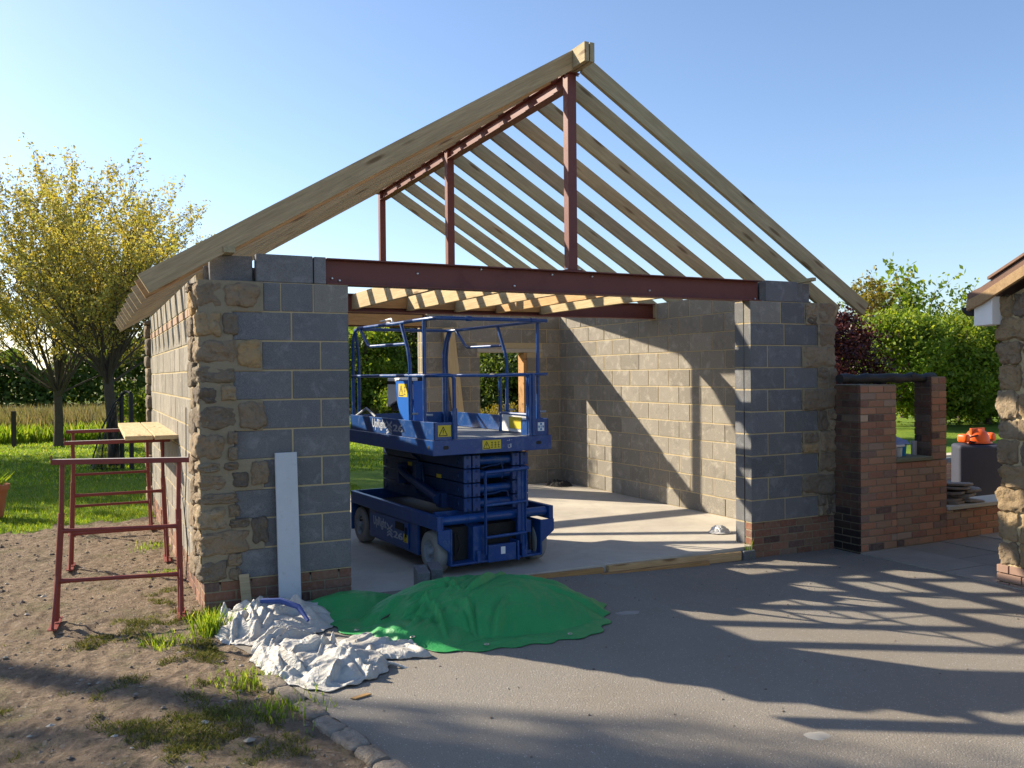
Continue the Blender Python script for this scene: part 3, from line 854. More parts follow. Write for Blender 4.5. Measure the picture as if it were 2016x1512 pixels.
# platform
b = MB(); b.box(-.012, 1.212, .04, .052, 1.052, 1.185); b.box(-.012, 0, .052, LN+.02, 1.052, 1.185); b.box(1.2, 1.212, .052, LN+.02, 1.052, 1.185); b.box(0, 1.2, LN+.008, LN+.02, 1.052, 1.185)
b.box(.0, 1.2, .052, LN, 1.06, 1.10)
PF = lb('platform', M['blue'], b, bevel=.003)
b = MB(); b.box(.002, 1.198, .054, LN, 1.168, 1.1815); lb('deck_plate', M['deck'], b, PF)
b = MB(); b.prism([(.02,1.186),(.02,1.34),(.006,1.34),(.006,1.186)], 'y', .06, LN); b.box(.006, .225, .06, .072, 1.186, 1.34); b.box(.215,.225,.072,.2,1.186,1.33)
b.prism([(1.18,1.186),(1.18,1.34),(1.194,1.34),(1.194,1.186)], 'y', .06, LN); b.box(.975, 1.195, .06, .072, 1.186, 1.34); b.box(.02, 1.18, LN-.02, LN-.008, 1.186, 1.34); b.box(.975,.985,.072,.2,1.186,1.33)
b.box(.02,.055,.07,.5,1.325,1.34)
TB = lb('toe_board', M['blue'], b, PF, bevel=.002)
b = MB()
for x in (.10,1.06): b.lathe([(0,-.0015),(.017,-.0015),(.018,.001)], (x,.0395,1.12), 'y', 14, smooth=False); b.lathe([(0,-.0012),(.017,-.0012),(.018,.001)], (x+.022,.0398,1.12), 'y', 14, smooth=False)
b.lathe([(0,-.0015),(.016,-.0015),(.017,.001)], (-.0125,.13,1.12), 'x', 14, smooth=False)
lb('slot', M['ink'], b, PF)
# rails
r0 = .0175
b = MB()
def arc(pts): return pts
b.tube([(.03,2.06,1.20),(.03,2.07,1.75),(.03,2.06,2.10),(.03,2.0,2.22),(.03,1.90,2.25),(.03,1.2,2.25),(.03,.9,2.245),(.03,.5,2.25),(.03,.13,2.25),(.05,.075,2.25),(.11,.06,2.25),(.6,.05,2.25),(1.17,.05,2.25)], r0, 10)
b.tube([(1.17,.05,2.25),(1.165,.35,2.25),(1.16,1.0,2.25),(1.16,1.85,2.25),(1.15,1.97,2.25),(1.10,2.04,2.25),(.6,2.05,2.25),(.12,2.05,2.25),(.05,2.04,2.24),(.03,2.0,2.22)], r0, 10)
for x in (.35,): b.tube([(x-.02,.055,2.25),(x+.03,.055,2.25)], .024, 10)
b.tube([(1.0,.05,2.25),(1.06,.05,2.25)], .024, 10); b.tube([(.68,2.05,2.25),(.74,2.05,2.25)], .024, 10)
lb('top_rail', M['blue'], b)
b = MB()
b.tube([(.03,2.07,1.75),(.03,1.2,1.75),(.03,.35,1.75),(.035,.09,1.75),(.06,.065,1.75),(.15,.05,1.75),(.185,.05,1.745),(.20,.05,1.72),(.205,.05,1.19)], r0, 10)
b.tube([(1.165,2.05,1.75),(1.165,.2,1.75),(1.165,.06,1.75)], r0*.9, 10); b.tube([(.05,2.05,1.75),(1.15,2.05,1.75)], r0*.9, 10)
b.tube([(.22,.14,1.745),(.6,.12,1.742),(.95,.06,1.75),(1.17,.04,1.755)], .010, 8)
lb('mid_rail', M['blue'], b)
for pts in ([(.03,.29,1.2),(.03,.29,2.25)], [(.09,2.05,1.2),(.09,2.05,1.95),(.07,2.05,2.12),(.035,2.0,2.22)],
            [(.03,.60,1.2),(.03,.60,1.85),(.03,.64,1.99),(.03,.80,2.25)], [(1.165,.19,1.2),(1.165,.19,2.25)],
            [(1.16,.76,1.2),(1.16,.76,1.90),(1.16,.80,1.99),(1.16,.94,2.25)], [(1.16,2.10,1.2),(1.16,2.10,1.95),(1.16,2.07,2.12),(1.15,1.97,2.24)],
            [(1.10,2.05,1.2),(1.10,2.05,2.0),(1.12,2.03,2.15),(1.14,2.0,2.24)], [(.985,.05,1.19),(.985,.05,1.75)], [(1.02,.045,1.19),(1.02,.045,1.76)]):
    b = MB(); b.tube(pts, r0, 10)
    if pts[0][:2] in ((1.165,.19),(1.16,.76),(1.16,2.1),(1.02,.045)): b.tube([(pts[0][0],pts[0][1],1.19),(pts[0][0],pts[0][1],1.46)], .023, 10)
    lb('rail_post', M['blue'], b)
b = MB(); b.tube([(.205,.05,1.19),(.205,.05,1.46)], .023, 10); lb('post_socket', M['blue'], b)
for x in (.03, 1.16):
    b = MB(); b.tube([(x,1.86,2.25),(x,1.80,2.20),(x,1.64,2.07),(x,1.58,2.05),(x,.68 if x<.5 else .86,2.045)], r0*.95, 10); lb('grab_rail', M['blue'], b)
b = MB(); b.tube([(.03,1.05,2.262),(.03,1.3,2.29),(.03,1.02,2.30),(.03,1.0,2.27)], .008, 6); lb('hook', M['white'], b)
b = MB()    # entry gate swung inwards
b.tube([(.98,.08,1.2),(.98,.08,1.72),(.98,.12,1.75),(.99,.55,1.75),(.99,.6,1.72),(.99,.6,1.2)], r0, 10); b.tube([(.98,.08,1.38),(.99,.6,1.38)], r0*.8, 8)
GT = lb('gate', M['blue'], b)
b = MB(); b.box(.983,.987,.12,.56,1.21,1.37); lb('gate_plate', M['white'], b, GT)
b = MB(); b.box(.976,.982,.2,.42,1.24,1.35); lb('sticker', M['yellow'], b, GT)
b = MB()
for p in ((1.165,.16,1.40),(.03,.26,1.40),(1.16,.73,1.40),(.03,.57,1.40)): b.tube([p,(p[0]+.05,p[1]-.03,p[2])], .010, 8)
b.tube([(.03,2.02,1.32),(.03,1.7,1.42),(.05,1.5,1.34)], .012, 6)
lb('rail_pin', M['rim'], b)
b = MB()
for i, x in enumerate((.04,.055,.03)): b.tube([(x,1.78-.03*i,2.22),(x,1.76-.03*i,2.1),(x,1.75-.02*i,1.98)], .003, 4)
b.tube([(.95,.62,1.74),(.96,.70,1.75),(.97,.8,1.74)], .022, 8)
lb('cable_tie', M['black'], b)
# control station
b = MB(); b.prism([(1.08,1.73),(1.38,1.73),(1.38,1.50),(1.41,1.44),(1.08,1.52)], 'x', .13, .33)
CB = lb('control_box', M['white'], b, bevel=.008, seg=2)
b = MB(); b.prism([(1.07,1.735),(1.30,1.735),(1.30,1.49),(1.07,1.49)], 'x', .335, .40); b.box(.128,.335,1.075,1.385,1.665,1.70); b.prism([(1.10,1.50),(1.36,1.45),(1.30,1.40),(1.15,1.42)], 'x', .15, .36); b.tube([(.25,1.22,1.42),(.25,1.2,1.33),(.25,1.25,1.20)], .018, 8)
lb('control_panel', M['black'], b, CB, bevel=.004)
b = MB(); b.prism([(.62,1.20),(.62,1.68),(.67,1.71),(.98,1.71),(1.0,1.70),(.97,1.5),(.80,1.20)], 'x', .058, .066); b.box(.066,.16,.60,.615,1.2,1.7)
BR = lb('control_bracket', M['brightblue'], b, bevel=.002)
# warning stickers: yellow ground, triangle and marks
def sticker(axis, u0, v0, wdt, hgt, pos, parent, base='yellow', ang=0.0):
    def Pq(mb, poly, m, off):
        if axis == 'y': mb.prism([(u0+a, v0+c_) for a, c_ in poly], 'y', pos-off, pos, m)
        else: mb.prism([(u0-a, v0+c_) for a, c_ in poly], 'x', pos-off, pos, m)
    mb = MB(); Pq(mb, [(0,0),(wdt,0),(wdt,hgt),(0,hgt)], 0, .0012)
    t, h = hgt*.8, hgt*.1
    for (x0,y0),(x1,y1) in (((h,h),(h+t,h)),((h+t,h),(h+t/2,h+t*.95)),((h+t/2,h+t*.95),(h,h))):
        dx, dy = x1-x0, y1-y0; L = math.hypot(dx,dy); qx, qy = -dy/L*hgt*.035, dx/L*hgt*.035
        Pq(mb, [(x0+qx,y0+qy),(x0-qx,y0-qy),(x1-qx,y1-qy),(x1+qx,y1+qy)], 1, .0017)
    Pq(mb, [(h+t*.46,h+t*.3),(h+t*.54,h+t*.3),(h+t*.56,h+t*.66),(h+t*.44,h+t*.66)], 1, .0018); Pq(mb, [(h+t*.46,h+t*.14),(h+t*.54,h+t*.14),(h+t*.54,h+t*.22),(h+t*.46,h+t*.22)], 1, .0018)
    x = h+t+hgt*.15
    while x + hgt*.3 < wdt - h:
        for yy in (.15,.42,.70):
            Pq(mb, [(x,hgt*yy),(x+hgt*.25,hgt*yy),(x+hgt*.25,hgt*(yy+.06)),(x,hgt*(yy+.06))], 1, .0017)
        Pq(mb, [(x+hgt*.1,hgt*.2),(x+hgt*.15,hgt*.2),(x+hgt*.15,hgt*.8),(x+hgt*.1,hgt*.8)], 1, .0018)
        x += hgt*.42
    return mb.build('warning_sticker', [M[base], M['ink']], parent, local=True)
sticker('y', .045, 1.215, .125, .10, .0600, TB)
sticker('y', .475, 1.085, .19, .082, .0400, PF)
sticker('x', .93, 1.55, .20, .125, .0578, BR)
sticker('x', .74, .20, .10, .075, .0078, PN)
b = MB(); b.box(1.075,1.145,.0585,.0598,1.225,1.305); q = lb('instruction_sticker', M['white'], b, TB)
b = MB(); b.box(1.10,1.12,.0575,.0584,1.28,1.30); b.box(1.08,1.095,.0575,.0584,1.255,1.275); b.box(1.125,1.14,.0575,.0584,1.255,1.275); b.box(1.10,1.12,.0575,.0584,1.23,1.25); b.box(1.105,1.115,.0574,.0584,1.255,1.275); lb('print', m_plain('pale_print', (.05,.22,.45), .5, .3), b, TB)
b = MB(); b.box(.62,.665,-.0215,-.020,.145,.21); lb('rating_plate', M['white'], b)
b = MB()
for (x0,z0,x1,z1) in ((.728,1.152,.745,1.156),(.75,1.15,.757,1.166),(.765,1.158,.785,1.160),(.735,1.115,.76,1.118),(.76,1.09,.775,1.125),(.74,1.085,.762,1.092),(.737,1.095,.744,1.11)): b.box(x0,x1,.0388,.0402,z0,z1)
lb('worn_print', M['decal'], b, PF)
# lettering on the platform side and the chassis door
def letters(txt, size, mat, parent, o, ext=.0012, sx=1.0):
    cu_ = bpy.data.curves.new('lettering', 'FONT'); cu_.body = txt; cu_.size = 1.0; cu_.extrude = ext; cu_.offset = .022
    t = bpy.data.objects.new('lettering', cu_); COL.objects.link(t)
    bpy.context.view_layer.update()
    me = bpy.data.meshes.new_from_object(t.evaluated_get(bpy.context.evaluated_depsgraph_get()))
    COL.objects.unlink(t); bpy.data.objects.remove(t)
    me.materials.clear(); me.materials.append(mat)
    xs_ = [v_.co.x for v_ in me.vertices]; ys_ = [v_.co.y for v_ in me.vertices]; kx, ky = size/(max(xs_)-min(xs_)), sx/(max(ys_)-min(ys_))
    for v_ in me.vertices:       # text plane -> the lift's left side, reading from the rear to the front
        x, y, z = v_.co; v_.co = (o[0]-z, o[1]-(x-min(xs_))*kx, o[2]+(y-min(ys_))*ky)
    q = bpy.data.objects.new('lettering', me); COL.objects.link(q); q.parent = parent; return q
def logo(x, y, z, h, parent):
    mb = MB(); t = h*.15
    def seg(a, c_):
        dy, dz = c_[0]-a[0], c_[1]-a[1]; L = math.hypot(dy,dz); qy, qz = -dz/L*t/2, dy/L*t/2
        mb.prism([(y-(a[0]+qy)*1,z+a[1]+qz),(y-(a[0]-qy),z+a[1]-qz),(y-(c_[0]-qy),z+c_[1]-qz),(y-(c_[0]+qy),z+c_[1]+qz)], 'x', x-.0012, x+.0005)
    w_ = h*.98
    seg((0,h),(w_*.42,h*.74)); seg((w_*1.16,h),(w_*.72,h*.74)); seg((0,h*.50),(w_*.58,h*.70)); seg((w_*1.16,h*.50),(w_*.58,h*.70))
    for q in (.24, 0.0):
        seg((0,h*(q-.02)),(w_*.6,h*(q+.22))); seg((w_*1.16,h*(q-.02)),(w_*.56,h*(q+.22)))
    return mb.build('logo', M['decal'], parent, local=True)
letters('UpRight', .345, M['decal'], TB, (.0055, 1.475, 1.212), sx=.112); logo(.0055, 1.112, 1.196, .115, TB); letters('26', .235, M['decal'], TB, (.0055, .955, 1.222), sx=.066)
letters('UpRight', .33, M['decal'], PN, (.0075, 1.475, .235), sx=.115); logo(.0075, 1.13, .20, .115, PN); letters('26', .22, M['decal'], PN, (.0075, .975, .205), sx=.066)

# ---------------------------------------------------------------- builder's trestles
def make_trestle(label, ladder_h=1.16):
    t = empty('builder_trestle', (0,0,0), label, 'trestle', "red builder's trestles standing beside the wall")
    b = MB(); b.box(-.455, .455, -.025, .025, ladder_h-.035, ladder_h); b.box(-.458,-.450,-.02,.02,ladder_h,ladder_h+.03); b.box(.450,.458,-.02,.02,ladder_h,ladder_h+.03)
    tb = b.build('top_bar', M['trestle'], t, local=True, bevel=.002)
    b = MB(); b.box(-.448,.448,-.021,.021,ladder_h+.0002,ladder_h+.0022); b.build('worn_edge', M['chalk'], tb, local=True)
    for s_ in (-1, 1):
        x0, x1 = .385*s_, .405*s_
        b = MB(); b.tube([(x0,0,ladder_h-.036),(x0*1.0,0,.66)], .0165, 10); b.tube([(x0,0,.78),(x1*1.02,0,.02)], .0215, 12)
        b.tube([(x0-.05*0,-.045,.70),(x0,.045,.70)], .005, 6)
        leg = b.build('leg', M['trestle'], t, local=True)
        b = MB(); b.box(x1*1.02-.028, x1*1.02+.028, -.19, .17, .0, .008)
        b.tube([(x1*1.02,-.17,.008),(x1,-.02,.34)], .010, 8); b.tube([(x1*1.02,.15,.008),(x1,.02,.34)], .010, 8)
        b.build('foot', M['trestle'], leg, local=True)
    for z, rr in ((.655,.0145),(.30,.0145)):
        b = MB(); b.tube([(-.395,0,z),(-.37,0,z),(-.30,0,z),(.30,0,z),(.37,0,z),(.395,0,z)], [.02,.018,rr,rr,.018,.02], 10); b.build('rail', M['trestle'], t, local=True)
    return t
t0 = make_trestle("red builder's trestle with nothing on it, nearest of the three")
for i, (x, y, rz, lab) in enumerate(((-.57,.10,-.09,None),(-.50,2.20,-.05,"red builder's trestle under the near end of the plank, middle of the three"),(-.52,4.15,-.03,"red builder's trestle farthest along the wall, under the far end of the plank"))):
    o = t0 if i == 0 else copy_tree(t0)
    o.location = (x, y, .012); o.rotation_euler = (0, 0, rz)
    if lab: o['label'] = lab
# tilt the nearest one slightly, its left foot stands lower
t0.rotation_euler = (0, .025, -.09)

SB = empty('scaffold_plank', (-.2, 3.1, 1.2), 'pale timber planks resting on two red trestles against the side wall', 'plank')
for x in (-.335, -.085):
    q = timber('board', (x, 1.90 if x < -.2 else 1.86, 1.200), (x+.02, 4.45, 1.205), .235, .038, M['board'], SB)

# ---------------------------------------------------------------- things leaning and lying about
def thing(name, mats, mb, label, cat, group=None, bevel=0, seg=1, recalc=True):
    o = mb.build(name, mats, None, bevel=bevel, seg=seg, recalc=recalc); return tag(o, label, cat, group)
b = MB(); b.obox((.60,-.085,.60), (.083,0,0), (0,.014,-.0015), (.0,.052,.57)); b.obox((.603,-.058,.585), (.079,0,0), (0,.010,-.001), (.0,.052,.56))
k = NT('primed_board'); v = k.wpos(); c = k.mix(k.noise(v,5,6,.7), (.43,.45,.48), (.56,.58,.60)); c = k.mix(k.ramp(k.noise(v,18,5,.7),[(.58,0.0),(.8,.5)]), c, (.30,.28,.25))
thing('leaning_board', k.done(c,.7,spec=.3), b, 'tall pale grey board leaning upright against the blockwork pier', 'board', bevel=.003)
b = MB(); b.obox((.285,-.075,.13), (.036,0,0), (0,.012,-.004), (-.008,.035,.14))
thing('timber_offcut', M['timber'], b, 'short timber offcut standing against the pier behind the white sheeting', 'offcut', bevel=.002)
for (cx, cy, rz, lab) in ((1.655,-.16,.12,'grey concrete block on end beside the green tarpaulin, left one of two'),(1.79,-.10,.10,'grey concrete block on end beside the green tarpaulin, right one of two')):
    b = MB(); b.box(-.05,.05,-.11,.19,0,.215)
    o = b.build('concrete_block', M['block'], None, bevel=.006, seg=2); o.location = (cx, cy, -.035); o.rotation_euler = (0,0,rz-.35)
    tag(o, lab, 'block', 'loose concrete blocks by the slab edge')
# edge boards along the slab
EB = [((1.12,-.045,-.055),(1.60,-.05,-.055),.04,.09,M['timber'],'dark short board lying along the slab edge at the left pier'),
      ((1.95,-.04,-.045),(3.45,-.04,-.065),.045,.09,M['ochre'],'long pale timber edging the concrete floor behind the green tarpaulin'),
      ((3.40,-.092,-.095),(4.62,-.09,-.105),.045,.07,M['ochre'],'timber edging board in the middle of the opening, lying in front of the others'),
      ((3.50,-.04,-.05),(5.06,-.04,-.075),.045,.085,M['board'],'bright new timber edging the slab towards the right pier')]
for a, b_, wd, h, m_, lab in EB: tag(timber('edging_board', a, b_, wd, h, m_, None), lab, 'board', 'timber boards along the slab edge')
b = MB(); b.box(5.08,5.235,-.075,-.02,-.16,-.03); thing('concrete_offcut', M['block'], b, 'small grey concrete lump at the foot of the right pier', 'concrete lump', bevel=.01, seg=2)
tag(timber('leaning_plank', (4.40,5.28,.02), (4.17,5.42,2.47), .17, .05, M['board'], None, up=(0,1,0)), 'tall timber plank leaning against the back wall inside the garage', 'plank')

# crumpled cloth
def cloth(name, outline, hf, mat, label, cat, amp=.03, fs=6.0, seed=1, nr=46, nt_=170, peak=None, group=None, thick=.004, sharp=1.0, z0=None, radial=0.0, ridges=(), soft=True):
    cx = sum(p[0] for p in outline)/len(outline); cy = sum(p[1] for p in outline)/len(outline)
    if peak: cx, cy = peak
    ang = []
    for p in outline: ang.append((math.atan2(p[1]-cy, p[0]-cx) % (2*math.pi), math.hypot(p[0]-cx, p[1]-cy)))
    ang.sort(); n = len(ang)
    def rad(t):
        t %= 2*math.pi
        for i in range(n):
            a0, r0_ = ang[i]; a1, r1_ = ang[(i+1) % n]
            if i == n-1: a1 += 2*math.pi
            tt = t if t >= a0 or i < n-1 else t
            if a0 <= t <= a1 or (i == n-1 and (t + 2*math.pi) <= a1):
                if t < a0: t += 2*math.pi
                f = (t-a0)/max(1e-6, a1-a0); f = f*f*(3-2*f) if soft else f; return r0_ + (r1_-r0_)*f
        a0, r0_ = ang[-1]; a1, r1_ = ang[0][0]+2*math.pi, ang[0][1]; t2 = t + 2*math.pi
        return r0_ + (r1_-r0_)*((t2-a0)/(a1-a0))
    vs, fs_ = [], []; rq = random.Random(seed*13+1)
    dirs = [(math.cos(a_), math.sin(a_), f_, rq.random(), am_) for a_, f_, am_ in [(rq.uniform(0,3.14), f2, a2) for f2, a2 in ((.45,.6),(.7,.55),(1.05,.5),(1.5,.42),(2.2,.30),(3.1,.20),(4.4,.11))]]
    def H(x, y, s_, t):
        wv = Vector((x*fs, y*fs, seed*5.1)); fold = 0.0
        wx, wy = x + .10*mn.noise(wv*.45), y + .10*mn.noise(wv*.45+Vector((7,3,1)))
        for q_, (ca, sa, ff, ph, am) in enumerate(dirs):
            u = (wx*ca+wy*sa)*fs*ff+ph; tr_ = abs((u % 1.0)*2-1)
            mk = max(0.0, .55+1.5*mn.noise(Vector((x*fs*.45*ff**.5, y*fs*.45*ff**.5, q_*4.7+seed))))
            fold += am*mk*(1-2*tr_**.8)
        fold *= amp
        z = hf(x, y, s_)
        e = min(1, (1-s_)*9)
        for (ax_, ay_, bx_, by_, w2_, h2_) in ridges:
            ex, ey = bx_-ax_, by_-ay_; LL = ex*ex+ey*ey; f_ = ((wx-ax_)*ex+(wy-ay_)*ey)/LL
            if -.02 < f_ < 1.02:
                dd_ = abs((wx-ax_)*ey-(wy-ay_)*ex)/math.sqrt(LL); wl_ = w2_*(.5+f_)
                if dd_ < wl_*2.2: fold += h2_*min(1, 5*max(0, f_), 4*max(0, 1.02-f_))*(max(0, 1-dd_/wl_) - .35*max(0, 1-abs(dd_-wl_*1.3)/(wl_*.9)))
        if radial: fold += radial*s_*(1-.35*s_)*(math.sin(t*9+3*mn.noise(Vector((t*2, seed, s_*1.5))))*.6+math.sin(t*17+4*mn.noise(Vector((t*3, s_*2, seed))))*.4)
        return max(.006+.004*mn.noise(wv*3), z*e**.6 + fold*(.35+.65*e))
    vs.append((cx, cy, H(cx, cy, 0, 0)))
    for i in range(1, nr+1):
        s_ = i/nr
        for j in range(nt_):
            t = 2*math.pi*j/nt_; r_ = rad(t)*s_*(1+.025*s_*math.sin(t*23+seed)+.03*s_*mn.noise(Vector((t*3, seed, 0))))
            x, y = cx + r_*math.cos(t), cy + r_*math.sin(t); vs.append((x, y, H(x, y, s_, t)))
    def gnd(x, y): return gheight(x, y) if x < drive_edge(y) else gz(x, y) + .008
    vs = [(x, y, z + gnd(x, y) if z0 is None else z+z0(x,y)) for x, y, z in vs]
    for j in range(nt_): fs_.append((0, 1+j, 1+(j+1)%nt_))
    for i in range(nr-1):
        for j in range(nt_):
            a = 1+i*nt_+j; a2 = 1+i*nt_+(j+1)%nt_; fs_.append((a, a+nt_, a2+nt_, a2))
    me = bpy.data.meshes.new(name); me.from_pydata(vs, [], fs_); me.materials.append(mat); me.polygons.foreach_set('use_smooth', [True]*len(fs_)); me.update()
    o = link(name, me)
    sd_ = o.modifiers.new('thickness', 'SOLIDIFY'); sd_.thickness = thick; sd_.offset = 0
    return tag(o, label, cat, group)
def m_cloth(name, c, c2, rough=.6, weave=300, dirt=(.30,.25,.17), trans=.0, dk=.35, crease=.5):
    k = NT(name); v = k.wpos(); n = k.noise(v, 4, 5, .65); q = k.mix(n, c, c2)
    d = k.math('MULTIPLY', k.ramp(k.noise(v, 6, 6, .75, .5), [(.52,0.0),(.75,1.0)]), dk); q = k.mix(d, q, dirt)
    wv = k.n('ShaderNodeTexWave'); wv.inputs['Scale'].default_value = weave/10; wv.inputs['Distortion'].default_value = 1.5; k.l(v, wv.inputs['Vector'])
    vo = k.n('ShaderNodeTexVoronoi', feature='DISTANCE_TO_EDGE'); vo.inputs['Scale'].default_value = 11
    dv = k.n('ShaderNodeVectorMath', operation='ADD'); k.l(v, dv.inputs[0]); nz = k.n('ShaderNodeTexNoise'); nz.inputs['Scale'].default_value = 5; k.l(v, nz.inputs['Vector']); k.l(nz.outputs['Color'], dv.inputs[1]); k.l(dv.outputs[0], vo.inputs['Vector'])
    bb = k.bump(k.ramp(vo.outputs['Distance'], [(0,1.0),(.22,0.0)]), crease, .012); bb = k.bump(wv.outputs['Fac'], .12, .001, bb); bb = k.bump(k.noise(v, 45, 3, .6), .35, .006, bb)
    k.done(q, rough, bb, spec=.35)
    if trans:
        t = k.n('ShaderNodeBsdfTranslucent'); k.l(q, t.inputs[0]); mx = k.n('ShaderNodeMixShader'); mx.inputs[0].default_value = trans
        k.l(k.b.outputs[0], mx.inputs[1]); k.l(t.outputs[0], mx.inputs[2]); k.l(mx.outputs[0], k.o.inputs[0])
    return k.mat
M['green_tarp'] = m_cloth('green_tarpaulin_cloth', (.024,.25,.066), (.045,.37,.105), .5, trans=.1, dirt=(.25,.27,.15), dk=.3, crease=.15)
M['white_cloth'] = m_cloth('white_woven_sheet', (.44,.425,.39), (.60,.575,.52), .6, trans=.15, dk=.7, dirt=(.34,.27,.18), crease=.3)
def hump(x, y, cx, cy, rx, ry, h, rot=0, pw=1.4):
    c_, s_ = math.cos(rot), math.sin(rot); dx, dy = x-cx, y-cy; u, v_ = (dx*c_+dy*s_)/rx, (-dx*s_+dy*c_)/ry
    d = math.sqrt(u*u+v_*v_); return h*(max(0, 1-d**pw) if d < 1 else 0)
rr_ = random.Random(77)
TR = []
for i in range(8):
    a_ = 2*math.pi*(i+rr_.uniform(-.4,.4))/8; r0_, r1_ = rr_.uniform(.08,.45), rr_.uniform(.6,1.02)
    TR.append((1.9+1.05*r0_*math.cos(a_), -.95+.8*r0_*math.sin(a_), 1.9+1.05*r1_*math.cos(a_+rr_.uniform(-.25,.25)), -.95+.8*r1_*math.sin(a_+rr_.uniform(-.25,.25)), rr_.uniform(.03,.07), rr_.uniform(.010,.026)))
for i in range(16):
    x_, y_ = rr_.uniform(.85,1.75), rr_.uniform(-1.65,-1.0); a_ = rr_.uniform(.2,1.7); L_2 = rr_.uniform(.18,.5)
    TR.append((x_, y_, x_+L_2*math.cos(a_), y_+L_2*math.sin(a_), rr_.uniform(.02,.045), rr_.uniform(.015,.035)))
def rand_ridges(seed, x0, x1, y0, y1, n, lmin=.15, lmax=.5, w0=.02, w1=.05, h0=.015, h1=.045):
    q = random.Random(seed); o = []
    for i in range(n):
        x_, y_ = q.uniform(x0,x1), q.uniform(y0,y1); a_ = q.uniform(0, 6.28); l_ = q.uniform(lmin, lmax)
        o.append((x_, y_, x_+l_*math.cos(a_), y_+l_*math.sin(a_), q.uniform(w0,w1), q.uniform(h0,h1)))
    return o
def tarp_h(x, y, s_):
    return max(hump(x,y,1.86,-.93,.95,.66,.255,-.12,2.4), hump(x,y,2.3,-1.0,.55,.5,.15,-.3,1.8), hump(x,y,.98,-.42,.5,.32,.13,0,1.8), hump(x,y,1.25,-1.25,.6,.42,.10,0,1.5), .012)
cloth('green_tarpaulin', [(.62,-.28),(.72,-.62),(.80,-1.05),(1.02,-1.45),(1.32,-1.72),(1.70,-1.76),(2.02,-1.76),(2.30,-1.74),(2.62,-1.42),(2.80,-1.05),(2.74,-.66),(2.45,-.42),(2.1,-.28),(1.55,-.42),(1.35,-.30),(1.0,-.16),(.75,-.14)],
      tarp_h, M['green_tarp'], 'crumpled green tarpaulin heaped over a mound on the driveway', 'tarpaulin', amp=.009, fs=4.5, seed=4, nr=120, nt_=420, peak=(1.85,-.95), radial=.006, ridges=TR, soft=False)
b = MB(); b.tube([(1.02,-1.06,.085),(1.10,-1.0,.09),(1.24,-.92,.115),(1.36,-.88,.135)], [.004,.007,.006,.004], 6)
thing('dry_stick', m_plain('bark_stick', (.06,.045,.035), .9), b, 'thin dark stick lying in a fold of the green tarpaulin', 'stick')
cloth('white_sheeting', [(.05,-.30),(.0,-.62),(.12,-.95),(.36,-1.02),(.62,-.92),(.80,-.70),(.82,-.40),(.68,-.22),(.40,-.14),(.18,-.16)],
      lambda x,y,s_: hump(x,y,.42,-.50,.48,.42,.12,0,2.2), M['white_cloth'], 'dirty white woven sheeting bundled against the foot of the left pier', 'sheeting', amp=.022, fs=3.5, soft=False, ridges=rand_ridges(5,.0,.8,-1.0,-.15,34), seed=11, nr=70, nt_=240, group='crumpled white sheets')
cloth('white_sheeting', [(.16,-1.12),(.16,-1.45),(.24,-1.80),(.40,-2.02),(.62,-1.98),(.80,-1.86),(.86,-1.66),(.82,-1.40),(.74,-1.15),(.60,-1.0),(.36,-.96)],
      lambda x,y,s_: max(hump(x,y,.36,-1.35,.3,.45,.13,.2,2.0), hump(x,y,.60,-1.72,.3,.28,.11,0,2.0)), M['white_cloth'], 'dirty white woven sack crumpled on the kerb in front of the green tarpaulin', 'sheeting', amp=.024, fs=3.5, soft=False, ridges=rand_ridges(9,.15,.85,-2.0,-1.0,40), seed=23, nr=80, nt_=260, group='crumpled white sheets')
cloth('white_sheeting', [(.70,-1.20),(.72,-1.55),(.88,-1.66),(1.02,-1.70),(1.14,-1.74),(1.10,-1.60),(1.0,-1.38),(.92,-1.12)],
      lambda x,y,s_: .035, M['white_cloth'], 'flat folded white sheet trapped under the near edge of the green tarpaulin', 'sheeting', amp=.010, fs=6, soft=False, ridges=rand_ridges(15,.7,1.3,-1.78,-1.1,18,.1,.35,.015,.03,.01,.025), seed=31, nr=40, nt_=160, group='crumpled white sheets')
b = MB(); b.tube([(.30,-.62,.20),(.42,-.70,.205),(.52,-.78,.17),(.56,-.90,.10)], [.018,.022,.02,.012], 8)
thing('blue_strap', m_plain('blue_webbing', (.03,.06,.22), .7), b, 'dark blue webbing strap lying across the upper white sheeting', 'strap')
b = MB(); b.tube([(.74,-1.70,.04),(.86,-1.80,.03),(.98,-1.86,-.02),(1.02,-1.96,-.04),(.90,-1.97,-.035)], .009, 6); b.tube([(.72,-1.74,.05),(.70,-1.9,.0),(.60,-2.06,-.03),(.50,-2.14,-.035)], .004, 5)
thing('frayed_rope', M['white_cloth'], b, 'frayed white rope trailing off the sack onto the asphalt', 'rope')
cloth('dark_rag', [(5.70,5.22),(5.72,5.02),(5.86,4.90),(6.02,4.92),(6.08,5.06),(6.0,5.24),(5.84,5.3)], lambda x,y,s_: hump(x,y,5.88,5.08,.2,.2,.07,0,2), m_plain('dark_fabric', (.035,.033,.03), .85, .4, 20), 'dark crumpled rag on the floor in the back corner of the garage', 'rag', amp=.04, fs=14, seed=41, nr=24, nt_=80, z0=lambda x,y: .004)
cloth('plastic_bag', [(5.33,.78),(5.30,.68),(5.38,.60),(5.50,.61),(5.55,.72),(5.46,.82)], lambda x,y,s_: hump(x,y,5.43,.71,.12,.11,.075,0,2), m_plain('clear_plastic', (.62,.60,.56), .25, .15, 10, spec=.6), 'small pale plastic bag on the floor behind the right pier', 'bag', amp=.03, fs=16, seed=47, nr=24, nt_=70, z0=lambda x,y: .004)

